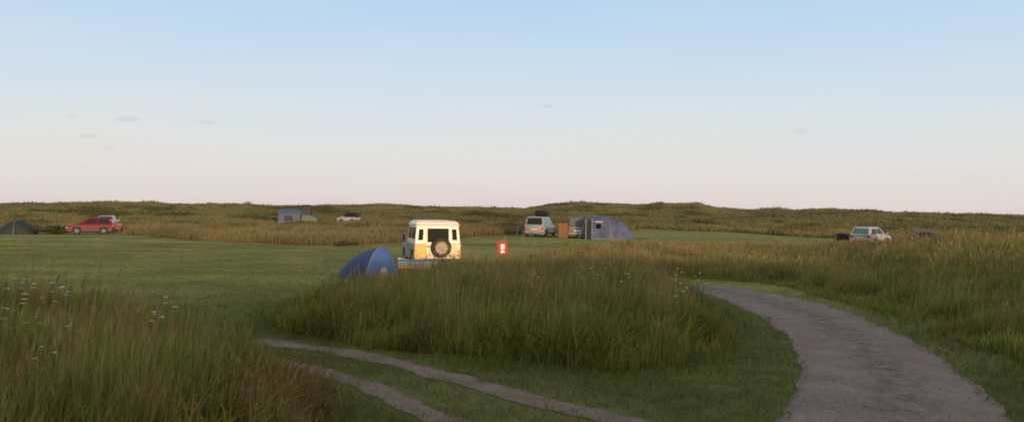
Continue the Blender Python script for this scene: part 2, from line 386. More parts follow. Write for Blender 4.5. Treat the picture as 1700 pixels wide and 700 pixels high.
def tall_mask(x, y):
    r = np.hypot(x, y)
    wx = x + (fbm(x, y, 2.2, 41) - .5) * 1.5; wy = y + (fbm(x, y, 2.2, 43) - .5) * 1.5
    near = inpoly(wx, wy, ISLAND) | inpoly(wx, wy, RIGHT) | inpoly(wx, wy, LEFT)
    wx = x + (fbm(x, y, 7, 51) - .5) * 4; wy = y + (fbm(x, y, 7, 53) - .5) * 4
    far = (r > 45) & (~inpoly(wx, wy, LAWN)) & (~inpoly(x, y, RIGHT))
    return near, far

rad = np.concatenate([[0.6], 1.5 * 1.021 ** np.arange(0, 405)]); NA = 720
ang = np.linspace(0, 2 * np.pi, NA, endpoint=False)
gx = (rad[:, None] * np.sin(ang)[None]).ravel(); gy = (rad[:, None] * np.cos(ang)[None]).ravel()
gz = ground_h(gx, gy)
NR = len(rad)
i = np.arange(NR - 1)[:, None] * NA; k = np.arange(NA)[None]; k2 = (k + 1) % NA
quads = np.stack([i + k, i + NA + k, i + NA + k2, i + k2], -1).reshape(-1, 4)
near, far = tall_mask(gx, gy); gr = np.hypot(gx, gy)
lawnc = mixc((.070, .082, .030), (.112, .110, .045), fbm(gx, gy, 12, 61))
lawnc = lawnc * (1.06 - .34 * sstep(.42, .68, fbm(gx * .35, gy * 2.2, 6, 63)))[:, None]
verge = mixc((.030, .042, .015), (.042, .048, .019), fbm(gx, gy, 1.5, 62))
t = sstep(17, 30, gr)[:, None]; lawnc = verge * (1 - t) + lawnc * t
tallc = mixc((.038, .036, .016), (.060, .048, .022), fbm(gx, gy, 2.5, 64))
farc = mixc((.066, .068, .034), (.088, .084, .046), fbm(gx, gy, 9, 65))
ft = sstep(50, 110, gr)[:, None]; farc = (mixc((.080, .062, .026), (.110, .075, .035), fbm(gx, gy, 5, 66))) * (1 - ft) + farc * ft
gc = np.where(far[:, None], farc, np.where(near[:, None], tallc, lawnc))
ground_haze = sstep(300, 900, gr)[:, None]; gc = gc * (1 - ground_haze) + np.array((.16, .17, .19)) * ground_haze  # far ground greyed with distance, haze put into its colour
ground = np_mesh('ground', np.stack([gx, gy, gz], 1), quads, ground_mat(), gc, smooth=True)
# close the small hole under the viewer
me = ground.data; bm = bmesh.new(); bm.from_mesh(me); bm.verts.ensure_lookup_table(); bm.faces.new([bm.verts[j] for j in range(NA)][::-1]); bm.to_mesh(me); bm.free()
tag(ground, 'short mown campsite turf running out to rough dunes', 'ground', kind='structure')

def resample(pl, step):
    pl = np.array(pl, float)
    # Catmull-Rom through the points
    P = np.vstack([2 * pl[0] - pl[1], pl, 2 * pl[-1] - pl[-2]]); out = []
    for a in range(1, len(P) - 2):
        p0, p1, p2, p3 = P[a - 1], P[a], P[a + 1], P[a + 2]; n = max(2, int(np.linalg.norm(p2 - p1) / step))
        for q in range(n):
            s = q / n
            out.append(.5 * ((2 * p1) + (-p0 + p2) * s + (2 * p0 - 5 * p1 + 4 * p2 - p3) * s * s + (-p0 + 3 * p1 - 3 * p2 + p3) * s ** 3))
    out.append(pl[-1]); return np.array(out)

def strip(name, Lp, Rp, m, z, ncross, jit, lab, midw):
    n = 240
    def even(p):
        p = resample(p, .1); d = np.concatenate([[0], np.cumsum(np.linalg.norm(np.diff(p, axis=0), axis=1))]); s = np.linspace(0, d[-1], n)
        return np.stack([np.interp(s, d, p[:, 0]), np.interp(s, d, p[:, 1])], 1)
    a, b = even(Lp), even(Rp); vs = []; md = []
    J0 = fbm(a[:, 0], a[:, 1], .7, 71); J1 = fbm(b[:, 0], b[:, 1], .7, 72)
    for q in range(n):
        w = b[q] - a[q]; wl = np.linalg.norm(w)
        j0 = (J0[q] - .5) * jit / wl; j1 = (J1[q] - .5) * jit / wl
        for c in range(ncross + 1):
            t = -j0 + (1 + j0 + j1) * c / ncross; p = a[q] + w * t
            vs.append((p[0], p[1], z)); tt = c / ncross; md.append(max(0, 1 - abs(tt - .55) / midw) + .9 * max(0, 1 - min(tt, 1 - tt) / .06))
    fs = [(q * (ncross + 1) + c, q * (ncross + 1) + c + 1, (q + 1) * (ncross + 1) + c + 1, (q + 1) * (ncross + 1) + c) for q in range(n - 1) for c in range(ncross)]
    vs = np.array(vs); vs[:, 2] += ground_h(vs[:, 0], vs[:, 1])
    o = np_mesh(name, vs, np.array(fs), m, None, smooth=True)
    at = o.data.attributes.new('mid', 'FLOAT', 'POINT'); at.data.foreach_set('value', np.array(md, np.float32))
    tag(o, lab, 'track', kind='structure'); return o

strip('gravel_road', ROAD_L, ROAD_R, gravel_mat('grey_gravel', (.245, .203, .175), (.180, .150, .128), (.105, .089, .068)), .008, 16, .3,
      'grey gravel road curving away past the tall grass island', .26)
def offset(pl, d):
    p = np.array(pl, float); t = np.gradient(p, axis=0); t /= np.linalg.norm(t, axis=1)[:, None]; return np.stack([p[:, 0] + t[:, 1] * d, p[:, 1] - t[:, 0] * d], 1)
for pl, wdt, lab in ((RUT_U, .23, 'pale bare wheel rut running along the foot of the tall grass island'), (RUT_L, .21, 'pale bare wheel rut on the viewer side of the grassy track')):
    strip('wheel_rut', offset(pl, -wdt), offset(pl, wdt), gravel_mat('bare_earth', (.235, .19, .15), (.15, .122, .09), (.08, .08, .042)), .008, 6, .34, lab, .0001)
ROADPOLY = ROAD_L + ROAD_R[::-1]

# ------------------------------------------------------------------ grass
def dist_polyline(x, y, pl):
    p = np.array(pl, float); best = np.full(x.shape, 1e9)
    for a, b in zip(p[:-1], p[1:]):
        d = b - a; t = np.clip(((x - a[0]) * d[0] + (y - a[1]) * d[1]) / (d @ d), 0, 1)
        best = np.minimum(best, np.hypot(x - a[0] - d[0] * t, y - a[1] - d[1] * t))
    return best

KEEP_OUT = []            # (x, y, radius) around everything that stands in the grass
def clear(x, y):
    ok = np.ones(x.shape, bool)
    for a, b, r in KEEP_OUT: ok &= np.hypot(x - a, y - b) > r
    return ok

def scatter(r0, r1, dens, az0=-41, az1=41):
    xs = []; ys = []; edges = np.geomspace(r0, r1, max(2, int(np.log(r1 / r0) / .12)))
    for a, b in zip(edges[:-1], edges[1:]):
        n = int(dens((a + b) / 2) * R(az1 - az0) / 2 * (b * b - a * a))
        rr = np.sqrt(rng.uniform(a * a, b * b, n)); th = np.radians(rng.uniform(az0, az1, n)); xs.append(rr * np.sin(th)); ys.append(rr * np.cos(th))
    return np.concatenate(xs), np.concatenate(ys)

def blades(name, x, y, h, w, cbase, ctip, lab, cat, lean=.28, heads=None, headc=None, wind=(.10, .04), hsize=1.0):
    """thin bent blades (three triangles each); where `heads` is set a narrow seed head tops the blade"""
    n = len(x); z = ground_h(x, y) - .02
    th = rng.uniform(0, 2 * np.pi, n); la = rng.gamma(2.0, lean / 2, n)
    dx = np.cos(th) * la + wind[0]; dy = np.sin(th) * la + wind[1]
    fa = rng.uniform(-.9, .9, n) + np.arctan2(x, y); px = np.cos(fa); py = -np.sin(fa)
    base = np.stack([x, y, z], 1); side = np.stack([px, py, np.zeros(n)], 1) * (w / 2)[:, None]
    mid = base + np.stack([dx * h * .30, dy * h * .30, h * .55], 1)
    tip = base + np.stack([dx * h * .95, dy * h * .95, h * (1 - .22 * np.clip(la, 0, 1))], 1)
    V = np.stack([base - side * .8, base + side * .8, mid - side, mid + side, tip], 1).reshape(-1, 3)
    o5 = np.arange(n)[:, None] * 5
    T = np.concatenate([o5 + np.array([[0, 1, 3]]), o5 + np.array([[0, 3, 2]]), o5 + np.array([[2, 3, 4]])], 1).reshape(-1, 3)
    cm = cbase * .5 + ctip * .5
    Cc = np.stack([cbase, cbase, cm, cm, ctip], 1).reshape(-1, 3)  # darker base colours paint in the shade at the blade foot
    if heads is not None and heads.any():
        hb = np.where(heads)[0]; m = len(hb); t0 = tip[hb]; d = tip[hb] - mid[hb]; d /= np.linalg.norm(d, axis=1)[:, None]
        hl = (h[hb] * .13 * hsize)[:, None]; sd = side[hb] / (w[hb] / 2)[:, None]
        ww = (w[hb] * .72 * hsize)[:, None]
        HV = np.stack([t0 - d * hl * .9, t0 - d * hl * .2 - sd * ww, t0 - d * hl * .2 + sd * ww, t0 + d * hl * .55], 1).reshape(-1, 3)
        o4 = np.arange(m)[:, None] * 4 + len(V)
        T = np.concatenate([T, np.concatenate([o4 + np.array([[0, 2, 1]]), o4 + np.array([[1, 2, 3]])], 1).reshape(-1, 3)])
        V = np.concatenate([V, HV]); Cc = np.concatenate([Cc, np.repeat(headc[hb], 4, axis=0)])
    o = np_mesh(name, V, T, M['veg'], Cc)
    return tag(o, lab, cat, kind='stuff')

def pal(n, cols, wts):
    wts = np.array(wts, float); idx = rng.choice(len(cols), n, p=wts / wts.sum()); c = np.array(cols)[idx]
    return c * rng.uniform(.75, 1.25, n)[:, None]

GREEN = (.072, .094, .026); OLIVE = (.110, .112, .040); DRY = (.104, .086, .060); RUST = (.100, .066, .050); DEEP = (.030, .048, .016); STRAW = (.26, .20, .10)
def mixpal(n, g, wet, dry):
    a = pal(n, *wet); b = pal(n, *dry); return np.where((rng.random(n) < g)[:, None], b, a)
WET = ([GREEN, OLIVE, DEEP], [4, 3.5, 3]); DRYP = ([DRY, RUST, OLIVE], [3.5, 3, 3])

def tall(name, poly, dens, hmean, lab, dryf, r0=5, r1=75, headf=.25, seed=0, hvar=.5, lean=.16, azr=(-41, 41)):
    x, y = scatter(r0, r1, dens, *azr)
    pa = np.array(poly); pre = (x > pa[:, 0].min() - 1) & (x < pa[:, 0].max() + 1) & (y > pa[:, 1].min() - 1) & (y < pa[:, 1].max() + 1); x = x[pre]; y = y[pre]
    pre = inpoly(x, y, poly) | (dist_polyline(x, y, poly + [poly[0]]) < 1.1); x = x[pre]; y = y[pre]
    wx = x + (fbm(x, y, 2.2, 41) - .5) * 1.5; wy = y + (fbm(x, y, 2.2, 43) - .5) * 1.5
    ok = inpoly(wx, wy, poly) & clear(x, y) & ~inpoly(x, y, ROADPOLY) & (np.minimum(dist_polyline(x, y, RUT_U), dist_polyline(x, y, RUT_L)) > .45)
    cl = fbm(x, y, 1.1, 80 + seed); ok &= rng.random(len(x)) < .25 + 1.1 * sstep(.3, .62, cl)
    x = x[ok]; y = y[ok]; cl = cl[ok]; n = len(x); r = np.hypot(x, y)
    edge = dist_polyline(x, y, poly + [poly[0]])
    hh = hmean(x, y) * (1 - hvar / 2 + hvar * fbm(x, y, 2.4, 90 + seed)) * (.62 + .55 * cl) * rng.uniform(.55, 1.12, n) * (.30 + .70 * sstep(0, 1.7, edge + (fbm(x, y, .8, 115 + seed) - .5) * 1.6)) * (1 + .35 * (rng.random(n) < .06))
    w = (.0055 + .00044 * r) * rng.uniform(.6, 1.5, n)
    g = np.clip(dryf(x, y) + (fbm(x, y, 3, 100 + seed) - .5) * .8 + (fbm(x, y, .9, 110 + seed, 2) - .5) * 1.1, 0, 1)
    ct = mixpal(n, g, WET, DRYP); cb = mixpal(n, g * .4, ([GREEN, DEEP, OLIVE], [4, 4, 2]), ([OLIVE, RUST], [3, 1])) * .75  # bases greener, and darkened to paint in shade between blades
    heads = rng.random(n) < headf * (.3 + 1.2 * g); hc = pal(n, [(.092, .068, .048), (.105, .084, .058), (.088, .056, .044)], [3, 3, 2])
    wisp = rng.random(n) < (.10, .045, .05, .03)[seed]; w = np.where(wisp, w * .6, w); hh = np.where(wisp, hh * 1.28, hh); ct = np.where(wisp[:, None], pal(n, [(.098, .084, .062), (.088, .078, .052), (.080, .062, .046)], [3, 3, 2]), ct); heads |= wisp
    if seed == 1:
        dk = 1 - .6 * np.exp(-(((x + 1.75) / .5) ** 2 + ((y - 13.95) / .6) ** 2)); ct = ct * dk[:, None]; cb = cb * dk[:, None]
    shade = (.58 + 1.08 * fbm(x, y, 1.0, 140 + seed, 3))[:, None]
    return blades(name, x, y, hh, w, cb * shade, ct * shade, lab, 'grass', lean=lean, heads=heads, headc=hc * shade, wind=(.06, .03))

def build_grass():
    tall('tall_grass', ISLAND, lambda r: 1300 * (13 / r) ** 1.2 if r > 13 else 1300, lambda x, y: (1.02 + .10 * sstep(0, 3, x)) * (1 - .66 * sstep(17.5, 25, y) * sstep(-2.2, -3.0, x)),
         'dense tall green grass island between the road and the wheel ruts', lambda x, y: .18 + .25 * sstep(20, 27, y) + .12 * sstep(1, 4, x), 11, 29, .10, 1, azr=(-24, 20))
    tall('tall_grass', RIGHT, lambda r: 850 * (14 / r) ** 1.3 if r > 14 else 850, lambda x, y: .66 + .22 * sstep(13, 22, x) * sstep(52, 36, y) - .18 * sstep(38, 55, y),
         'tall brown-tipped grass bank to the right of the gravel road', lambda x, y: .36 + .36 * sstep(24, 38, y) + .18 * sstep(14, 20, x) * sstep(26, 18, y) , 8, 80, .16, 2, azr=(-1, 41))
    tall('tall_grass', LEFT, lambda r: 1300 * (9 / r) ** 1.0 if r > 9 else 1300, lambda x, y: 1.08 - .0 * x - .25 * sstep(-4.2, -2.2, x) + .08 * sstep(-9, -11, x),
         'tall mixed grass with reddish seed heads filling the near left corner', lambda x, y: .10 + .9 * sstep(-3.6, -2.6, x) * sstep(12.2, 10.5, y) + .25 * sstep(9.5, 7, y) + .45 * sstep(12.0, 14.5, y) * sstep(-4.5, -7, x), 5, 26, .14, 3, hvar=.8, azr=(-41, -6))
    for poly, lab, sd, z0, z1 in ((LEFT, 'broad-leaved weeds growing low among the near left grass', 7, 5, 22), (ISLAND, 'broad-leaved weeds growing among the grass of the island', 8, 11, 27)):
        x, y = scatter(z0, z1, lambda r: 420 * (11 / r) ** 1.2, -41, 20)
        ok = inpoly(x, y, poly) & clear(x, y) & (rng.random(len(x)) < sstep(.36, .56, fbm(x, y, 1.3, 150 + sd))) & (np.minimum(dist_polyline(x, y, RUT_U), dist_polyline(x, y, RUT_L)) > .5)
        ok &= dist_polyline(x, y, poly + [poly[0]]) > .25 + 1.2 * rng.random(len(x)) * (sd == 7)
        x = x[ok]; y = y[ok]; n = len(x); hh = rng.uniform(.3, .98, n) * (.85 if sd == 8 else 1); w = rng.uniform(.018, .042, n)
        ct = pal(n, [(.050, .068, .020), (.092, .098, .028), (.105, .084, .034)], [3.5, 3, 1.6]) * (.45 + .9 * fbm(x, y, .9, 160 + sd))[:, None]
        blades('weeds', x, y, hh, w, ct * .7, ct, lab, 'weeds', lean=.75)  # leaf feet darkened, shade put into the colour
    n = 5200; x = rng.normal(-2.85, .30, n); y = rng.normal(9.0, .7, n); hh = rng.uniform(.28, .66, n) * np.exp(-((x + 2.85) / .8) ** 2); w = rng.uniform(.005, .011, n)
    ct = pal(n, [(.105, .056, .040), (.125, .074, .052), (.080, .050, .032), (.060, .058, .026)], [4, 3, 2, 1.2]) * (.6 + .8 * fbm(x, y, .35, 171))[:, None]
    blades('dry_grass', x, y, hh, w, ct * .6, ct, 'reddish tan tuft of dry grass at the foot of the left grass', 'grass', lean=.45, heads=rng.random(n) < .3, headc=ct * 1.2)  # tuft darker at the foot as painted shade
    # rough meadow and dune marram beyond the mown field
    x, y = scatter(45, 250, lambda r: 46 * (50 / r) ** 1.2)
    _, far = tall_mask(x, y); cl = fbm(x, y, 2.2, 120); ok = far & clear(x, y) & (rng.random(len(x)) < .6 + .5 * sstep(.3, .6, cl))
    x = x[ok]; y = y[ok]; cl = cl[ok]; n = len(x); r = np.hypot(x, y)
    hh = (.62 + .30 * sstep(.45, .75, cl)) * rng.uniform(.6, 1.15, n) * (.72 + .5 * fbm(x, y, 18, 121)) * (1 - .25 * sstep(150, 230, r))
    w = (.024 + .00058 * r) * rng.uniform(.7, 1.4, n)
    g = np.clip(.80 - .55 * sstep(75, 130, r) + (fbm(x, y, 11, 122) - .5) * 1.1, 0, 1)
    g = np.clip(g + rng.normal(0, .16, n), 0, 1)
    ct = mixc((.068, .076, .045), (.098, .078, .055), g) * rng.uniform(.88, 1.12, n)[:, None]
    dark = sstep(.56, .66, fbm(x, y, 5.5, 124)) * sstep(60, 95, r); ct = ct * (1 - .5 * dark)[:, None]; hh = hh * (1 + .5 * dark * rng.random(n))
    ct = ct * (.72 + .6 * fbm(x, y, 22, 125))[:, None]
    ct = ct * (1.12 - .30 * sstep(.52, .75, fbm(x, y, 8, 123)))[:, None]
    haze_mix = (.34 * sstep(60, 230, r))[:, None]; ct = ct * (1 - haze_mix) + np.array((.086, .082, .068)) * haze_mix  # distance haze painted into the grass colour
    blades('rough_grass', x, y, hh, w, ct * .62, ct, 'rough brown and olive dune grass beyond the mown field', 'grass', lean=.5)  # lower blade colour darkened to imitate shade
    # loose stones on the road and in the ruts
    x, y = scatter(7.5, 27, lambda r: 300 * (10 / r) ** 1.6 if r > 10 else 300, -32, 41)
    ind = inpoly(x, y, ROADPOLY) & (rng.random(len(x)) < .25 + 1.0 * fbm(x, y, .9, 170))
    inr = np.minimum(dist_polyline(x, y, RUT_U), dist_polyline(x, y, RUT_L)) < .22
    ok = ind | inr; x = x[ok]; y = y[ok]; n = len(x); z = ground_h(x, y) + .01
    rs = rng.gamma(2.0, .0028, n) + .003; P = np.stack([x, y, z], 1); th = rng.uniform(0, 6.28, n); e = rng.uniform(.6, 1.3, (n, 3)) * rs[:, None]
    ax = np.stack([np.cos(th), np.sin(th), 0 * th], 1) * e[:, :1]; ay = np.stack([-np.sin(th), np.cos(th), 0 * th], 1) * e[:, 1:2]; az = np.array((0, 0, 1.)) * e[:, 2:] * .7
    V = np.stack([P - ax, P - ay, P + ax, P + ay, P + az], 1).reshape(-1, 3); o5 = np.arange(n)[:, None] * 5
    T = np.concatenate([o5 + np.array([[a, (a + 1) % 4, 4]]) for a in range(4)], 1).reshape(-1, 3)
    gcol = np.repeat(pal(n, [(.115, .098, .105), (.140, .118, .125), (.085, .072, .078)], [3, 2, 2]), 5, axis=0)
    tag(np_mesh('loose_gravel', V, T, M['veg'], gcol), 'loose stones strewn over the gravel road and wheel ruts', 'gravel', kind='stuff')
    # short turf: tufts that break up the mown areas and the road edges
    x, y = scatter(8, 62, lambda r: 420 * (11 / r) ** 1.75 if r > 11 else 420)
    near, far = tall_mask(x, y)
    du = dist_polyline(x, y, RUT_U); dl = dist_polyline(x, y, RUT_L)
    road_in = inpoly(x, y, ROADPOLY); dr = np.minimum(dist_polyline(x, y, ROAD_L), dist_polyline(x, y, ROAD_R))
    ok = ~near & ~far & ~(road_in & (dr > .5 * np.maximum(0, fbm(x, y, .7, 131) - .3))) & (du > .40 * sstep(.66, .42, fbm(x, y, .8, 132))) & (dl > .38 * sstep(.66, .44, fbm(x, y, .8, 133)))
    ok &= rng.random(len(x)) < .25 + 1.1 * fbm(x, y, .9, 134)
    x = x[ok]; y = y[ok]; n = len(x); r = np.hypot(x, y)
    fade = sstep(40, 20, r)
    de = np.minimum(np.minimum(dist_polyline(x, y, ISLAND + ISLAND[:1]), dist_polyline(x, y, LEFT)), dist_polyline(x, y, RIGHT))
    hh = (1 + 4.5 * np.exp(-(de / .55) ** 2) * rng.random(n)) * rng.gamma(3, .017, n) * (.7 + .9 * fbm(x, y, 1.6, 135)) * (.55 + .6 * fade); w = (.003 + .0004 * r) * rng.uniform(.7, 1.5, n)
    g = np.clip((fbm(x, y, 2.4, 136) - .42) * 1.1, 0, .8)
    g = np.where(np.minimum(du, dl)[ok] < .6, g + .15, g)
    g = np.clip(g + .9 * np.exp(-(((x - 2.7) / .35) ** 2 + ((y - 12.0) / .25) ** 2)) + .9 * np.exp(-(((x + 1.25) / .3) ** 2 + ((y - 13.5) / .2) ** 2)), 0, 1)
    ct = mixpal(n, g, ([(.042, .056, .018), (.060, .066, .025), (.030, .041, .015)], [4, 3, 2]), ([(.10, .08, .040), (.085, .072, .034)], [2, 2])) * (.9 + .7 * sstep(16, 30, r))[:, None]
    blades('short_grass', x, y, hh, w, ct, ct * 1.1, 'short mown grass of the verges and the camping field', 'grass', lean=.6)

# ------------------------------------------------------------------ the old four-wheel drive
def make_offroader():
    root = empty('off_roader', (-2.78, 30.25, 0), -15)       # origin under the middle of its tail
    tag(root, 'boxy off-roader with cream top and yellow corner with a spare wheel on its back door', 'off-roader')
    W, L, zc, belt = 1.76, 3.85, .56, 1.17
    yr, yf, r, ra = .72, 3.08, .39, .47
    # tub and wings, with square-shouldered wheel arches
    o = [(.02, zc)]
    for yc in (yr, yf):
        for a in (180, 150, 125, 105, 90, 75, 55, 30, 0): o.append((yc + ra * math.cos(R(a)), max(zc, .40 + ra * math.sin(R(a)) * 1.1)))
    o += [(L - .12, zc), (L - .08, .66), (L - .08, 1.06), (2.38, 1.12), (2.28, belt), (0, belt)]
    h = W / 2
    def ring(x, ins): return [(x, y if not ins else min(max(y, .012), L - .10), z if not ins or z < belt - .1 else z - .02) for y, z in o]
    MB().loops([ring(-h, 1), ring(-h + .025, 0), ring(h - .025, 0), ring(h, 1)]).build('body', M['shadeside'], root, smooth=True)
    MB().box((0, 1.9, .56), (1.3, 3.5, .22)).build('chassis', M['plastic'], root, bevel=.02)
    # bonnet
    MB().loops([[(-.62, 2.32, 1.10), (.62, 2.32, 1.10), (.60, 3.74, 1.06), (-.60, 3.74, 1.06)], [(-.60, 2.34, 1.23), (.60, 2.34, 1.23), (.56, 3.70, 1.17), (-.56, 3.70, 1.17)]]).build('bonnet', M['cream'], root, bevel=.03)
    # upper cabin walls
    hb, ht = h - .015, h - .085
    cab = MB().loops([[(-hb, .005, belt - .02), (hb, .005, belt - .02), (hb, 2.26, belt - .02), (-hb, 2.26, belt - .02)], [(-ht, .045, 1.86), (ht, .045, 1.86), (ht, 1.98, 1.86), (-ht, 1.98, 1.86)]])
    cab.build('cabin', M['cream'], root, bevel=.02)
    hr = ht + .035
    rings = []
    for z, g in ((1.83, .0), (1.87, .012), (1.88, -.02), (1.96, -.05), (2.015, -.16), (2.03, -.34)):
        rings.append([(-(hr + g), .02 - g, z), (hr + g, .02 - g, z), (hr + g, 2.02 + g, z), (-(hr + g), 2.02 + g, z)])
    MB().loops(rings).build('roof', M['cream'], root, bevel=.02, smooth=True)
    # windscreen and side glass
    lf = lambda z: (z - belt + .02) / (1.86 - belt + .02)
    def P(z, sx, rear):
        t = lf(z); x = hb + (ht - hb) * t; y = .005 + .04 * t if rear else 2.26 - .28 * t
        return Vector((sx * x, y, z))
    z0, z1 = belt + .02, 1.82
    panel((P(z0, 1, 0), P(z0, -1, 0), P(z1, -1, 0), P(z1, 1, 0)), .06, .94, .16, .92).build('windscreen', M['glass'], root)
    for sx in (1, -1):
        q = (P(z0, sx, 1), P(z0, sx, 0), P(z1, sx, 0), P(z1, sx, 1))
        if sx < 0: q = (q[1], q[0], q[3], q[2])
        for u0, u1 in ((.05, .50), (.57, .90)):
            if sx < 0: u0, u1 = 1 - u1, 1 - u0
            panel(q, u0, u1, .22, .90).build('side_window', M['glass'], root)
        d = MB().box((sx * (h + .002), 1.80, .90), (.03, .82, .52)).build('door', M['shadeside'], root, bevel=.012)
        MB().box((sx * (h + .03), 1.46, 1.04), (.04, .12, .04)).build('handle', M['plastic'], d, bevel=.008)
        MB().box((sx * (h + .16), 2.34, 1.33), (.20, .04, .24)).build('mirror', M['plastic'], root, bevel=.015)
        MB().box((sx * (h + .0), yr, .90), (.09, 1.02, .05)).build('arch_trim', M['plastic'], root, bevel=.015)
        for yy in (yr, yf): wheel(root, (sx * (h - .14), yy, r), r, .22, sx, 'rustrim')
        MB().box((sx * (h - .30), .05, .40), (.30, .02, .34)).build('mudflap', M['plastic'], root)
        MB().tube((sx * .60, 3.76, .92), (sx * .60, 3.80, .92), .10, .10, 18).build('headlight', M['lightclear'], root)
    # tail: corner panels, lamps, corner windows, back door
    MB().box((-.655, -.004, .865), (.43, .03, .56)).build('rear_panel', M['yellow'], root, bevel=.008)['label'] = 'left rear panel with a warm reflection painted in yellow'
    MB().box((.665, -.004, .865), (.41, .03, .56)).build('rear_panel', M['paleyellow'], root, bevel=.008)
    for sx in (1, -1):
        MB().tube((sx * .77, -.018, .72), (sx * .77, -.062, .72), .05, .045, 16).build('tail_light', M['lightred'], root)
        MB().tube((sx * .77, -.018, .86), (sx * .77, -.062, .86), .045, .04, 16).build('indicator', M['lightamber'], root)
        q = (P(z0, -1, 1), P(z0, 1, 1), P(z1, 1, 1), P(z1, -1, 1))
        u = (.062, .172) if sx < 0 else (.828, .938)
        panel(q, u[0], u[1], .16, .82, .008).build('corner_window', M['ghostglass'], root)
    dr = MB().loops([[(-.44, .012, .60), (.46, .012, .60), (.46, -.028, .60), (-.44, -.028, .60)], [(-.44, .012, 1.15), (.46, .012, 1.15), (.46, -.028, 1.15), (-.44, -.028, 1.15)],
                     [(-.435, .045, 1.80), (.455, .045, 1.80), (.455, .008, 1.80), (-.435, .008, 1.80)]]).build('back_door', M['cream'], root, bevel=.01)
    q = ((-.44, -.028, 1.15), (.46, -.028, 1.15), (.455, .008, 1.80), (-.435, .008, 1.80))
    panel(q, .045, .955, .10, .90, .006).build('window', M['ghostglass'], dr)
    MB().box((-.37, -.05, 1.06), (.10, .05, .05)).build('handle', M['plastic'], dr, bevel=.01)
    for z in (.70, 1.08): MB().box((.47, -.035, z), (.10, .03, .06)).build('hinge', M['plastic'], dr, bevel=.008)
    sp = wheel(root, (.10, -.17, 1.02), .385, .23, -1, 'rustrim', 'spare_wheel'); sp.rotation_euler = (0, 0, R(90))
    MB().box((.10, -.05, 1.02), (.24, .08, .24)).build('wheel_bracket', M['plastic'], root)
    MB().box((0, -.06, .53), (1.50, .10, .11)).build('bumper', M['plastic'], root, bevel=.02)
    MB().box((0, 3.87, .56), (1.68, .10, .14)).build('bumper', M['steel'], root, bevel=.02)
    MB().box((-.62, -.028, .70), (.30, .02, .10)).build('number_plate', M['plate_y'], root)
    KEEP_OUT.append((-3.2, 32, 2.2))
    return root

# ------------------------------------------------------------------ tents
def arch_ring(cx, w, hgt, n=18, p=2.2, skew=0.0):
    pts = []
    for k in range(n + 1):
        a = math.pi * k / n; c, s = math.cos(a), math.sin(a)
        yy = math.copysign(abs(c) ** (2 / p), c) * w; zz = abs(s) ** (2 / p) * hgt
        pts.append((cx + skew * zz, yy, zz))
    return pts

def shell(rings): return MB().loops(rings, cap=False, close=False)

def small_tent():
    # long axis along local X: porch at +X, tapering tail at -X
    root = empty('dome_tent', (-4.66, 28.0, 0), 24); root.scale = (.88, .92, .98)
    tag(root, 'small blue dome tent pitched beside the cream off-roader', 'tent')
    fly = [arch_ring(-1.62, .42, .10), arch_ring(-1.45, .60, .42), arch_ring(-.95, .84, .80), arch_ring(-.4, .96, 1.03), arch_ring(.05, .98, 1.14, p=2.0), arch_ring(.18, .97, 1.15, p=1.95)]
    s = shell(fly); b = len(s.v); s.v.append((-1.68, 0, 0)); n = len(fly[0])
    s.f += [(k + 1, k, b) for k in range(n - 1)]
    s.build('flysheet', M['bluedark'], root, smooth=True)
    front = [arch_ring(.185, .965, 1.145, p=1.95), arch_ring(.42, .82, .84, p=1.8), arch_ring(.72, .52, .42, p=1.7), arch_ring(.95, .16, .06, p=1.7)]
    shell(front).build('porch', M['bluelight'], root, smooth=True)
    # open door edge: dark strip across the porch, and the ground skirt
    d = MB()
    a = [Vector(front[0][5]), Vector(front[1][5]), Vector(front[2][5]), Vector(front[3][6])]; c = [Vector(front[0][2]), Vector(front[1][2]), Vector(front[2][2]), Vector(front[3][3])]
    off = Vector((.012, .0, .014))
    for k in range(1, 3):
        d.add([a[k] + off, c[k] + off, c[k + 1] + off, a[k + 1] + off], [(0, 1, 2, 3)])
    d.build('door_flap', M['navy'], root)
    pole = MB(); pr = arch_ring(.19, .975, 1.16, p=1.95)
    for k in range(len(pr) - 1): pole.tube(pr[k], pr[k + 1], .012, .012, 6)
    pole.build('pole', M['steel'], root)
    for (p0, p1) in (((-.2, -.9, .6), (-.4, -1.6, 0)), ((.2, -.95, .5), (.5, -1.5, 0)), ((.7, .5, .4), (1.2, 1.0, 0)), ((-1.5, -.4, .4), (-2.1, -.8, 0))):
        MB().tube(p0, p1, .005, .005, 5).build('guy_line', M['whiteplastic'], root)
    KEEP_OUT.append((-4.9, 28.1, 1.5))

def green_tent():
    root = empty('dome_tent', (-40.6, 66.0, gh(-40.6, 66)), -20); root.scale = (.9, .9, .84)
    tag(root, 'dark green dome tent at the far left end of the mown field', 'tent')
    fly = [arch_ring(-1.55, .5, .12), arch_ring(-1.3, .85, .62), arch_ring(-.75, 1.1, 1.12), arch_ring(-.1, 1.2, 1.38), arch_ring(.5, 1.15, 1.28), arch_ring(1.05, .95, .85), arch_ring(1.5, .6, .28), arch_ring(1.62, .4, .02)]
    shell(fly).build('flysheet', M['greenfly'], root, smooth=True)
    MB().add([(-.35, -1.215, .02), (.35, -1.215, .02), (.26, -1.05, .85), (-.2, -1.05, .85)], [(0, 1, 2, 3)]).build('door', M['blackcloth'], root)
    pole = MB()
    for cx, w, hgt in ((-.1, 1.215, 1.395),):
        pr = arch_ring(cx, w, hgt)
        for k in range(len(pr) - 1): pole.tube(pr[k], pr[k + 1], .014, .014, 6)
    pole.build('pole', M['steel'], root)
    KEEP_OUT.append((-40.5, 66, 2.2))

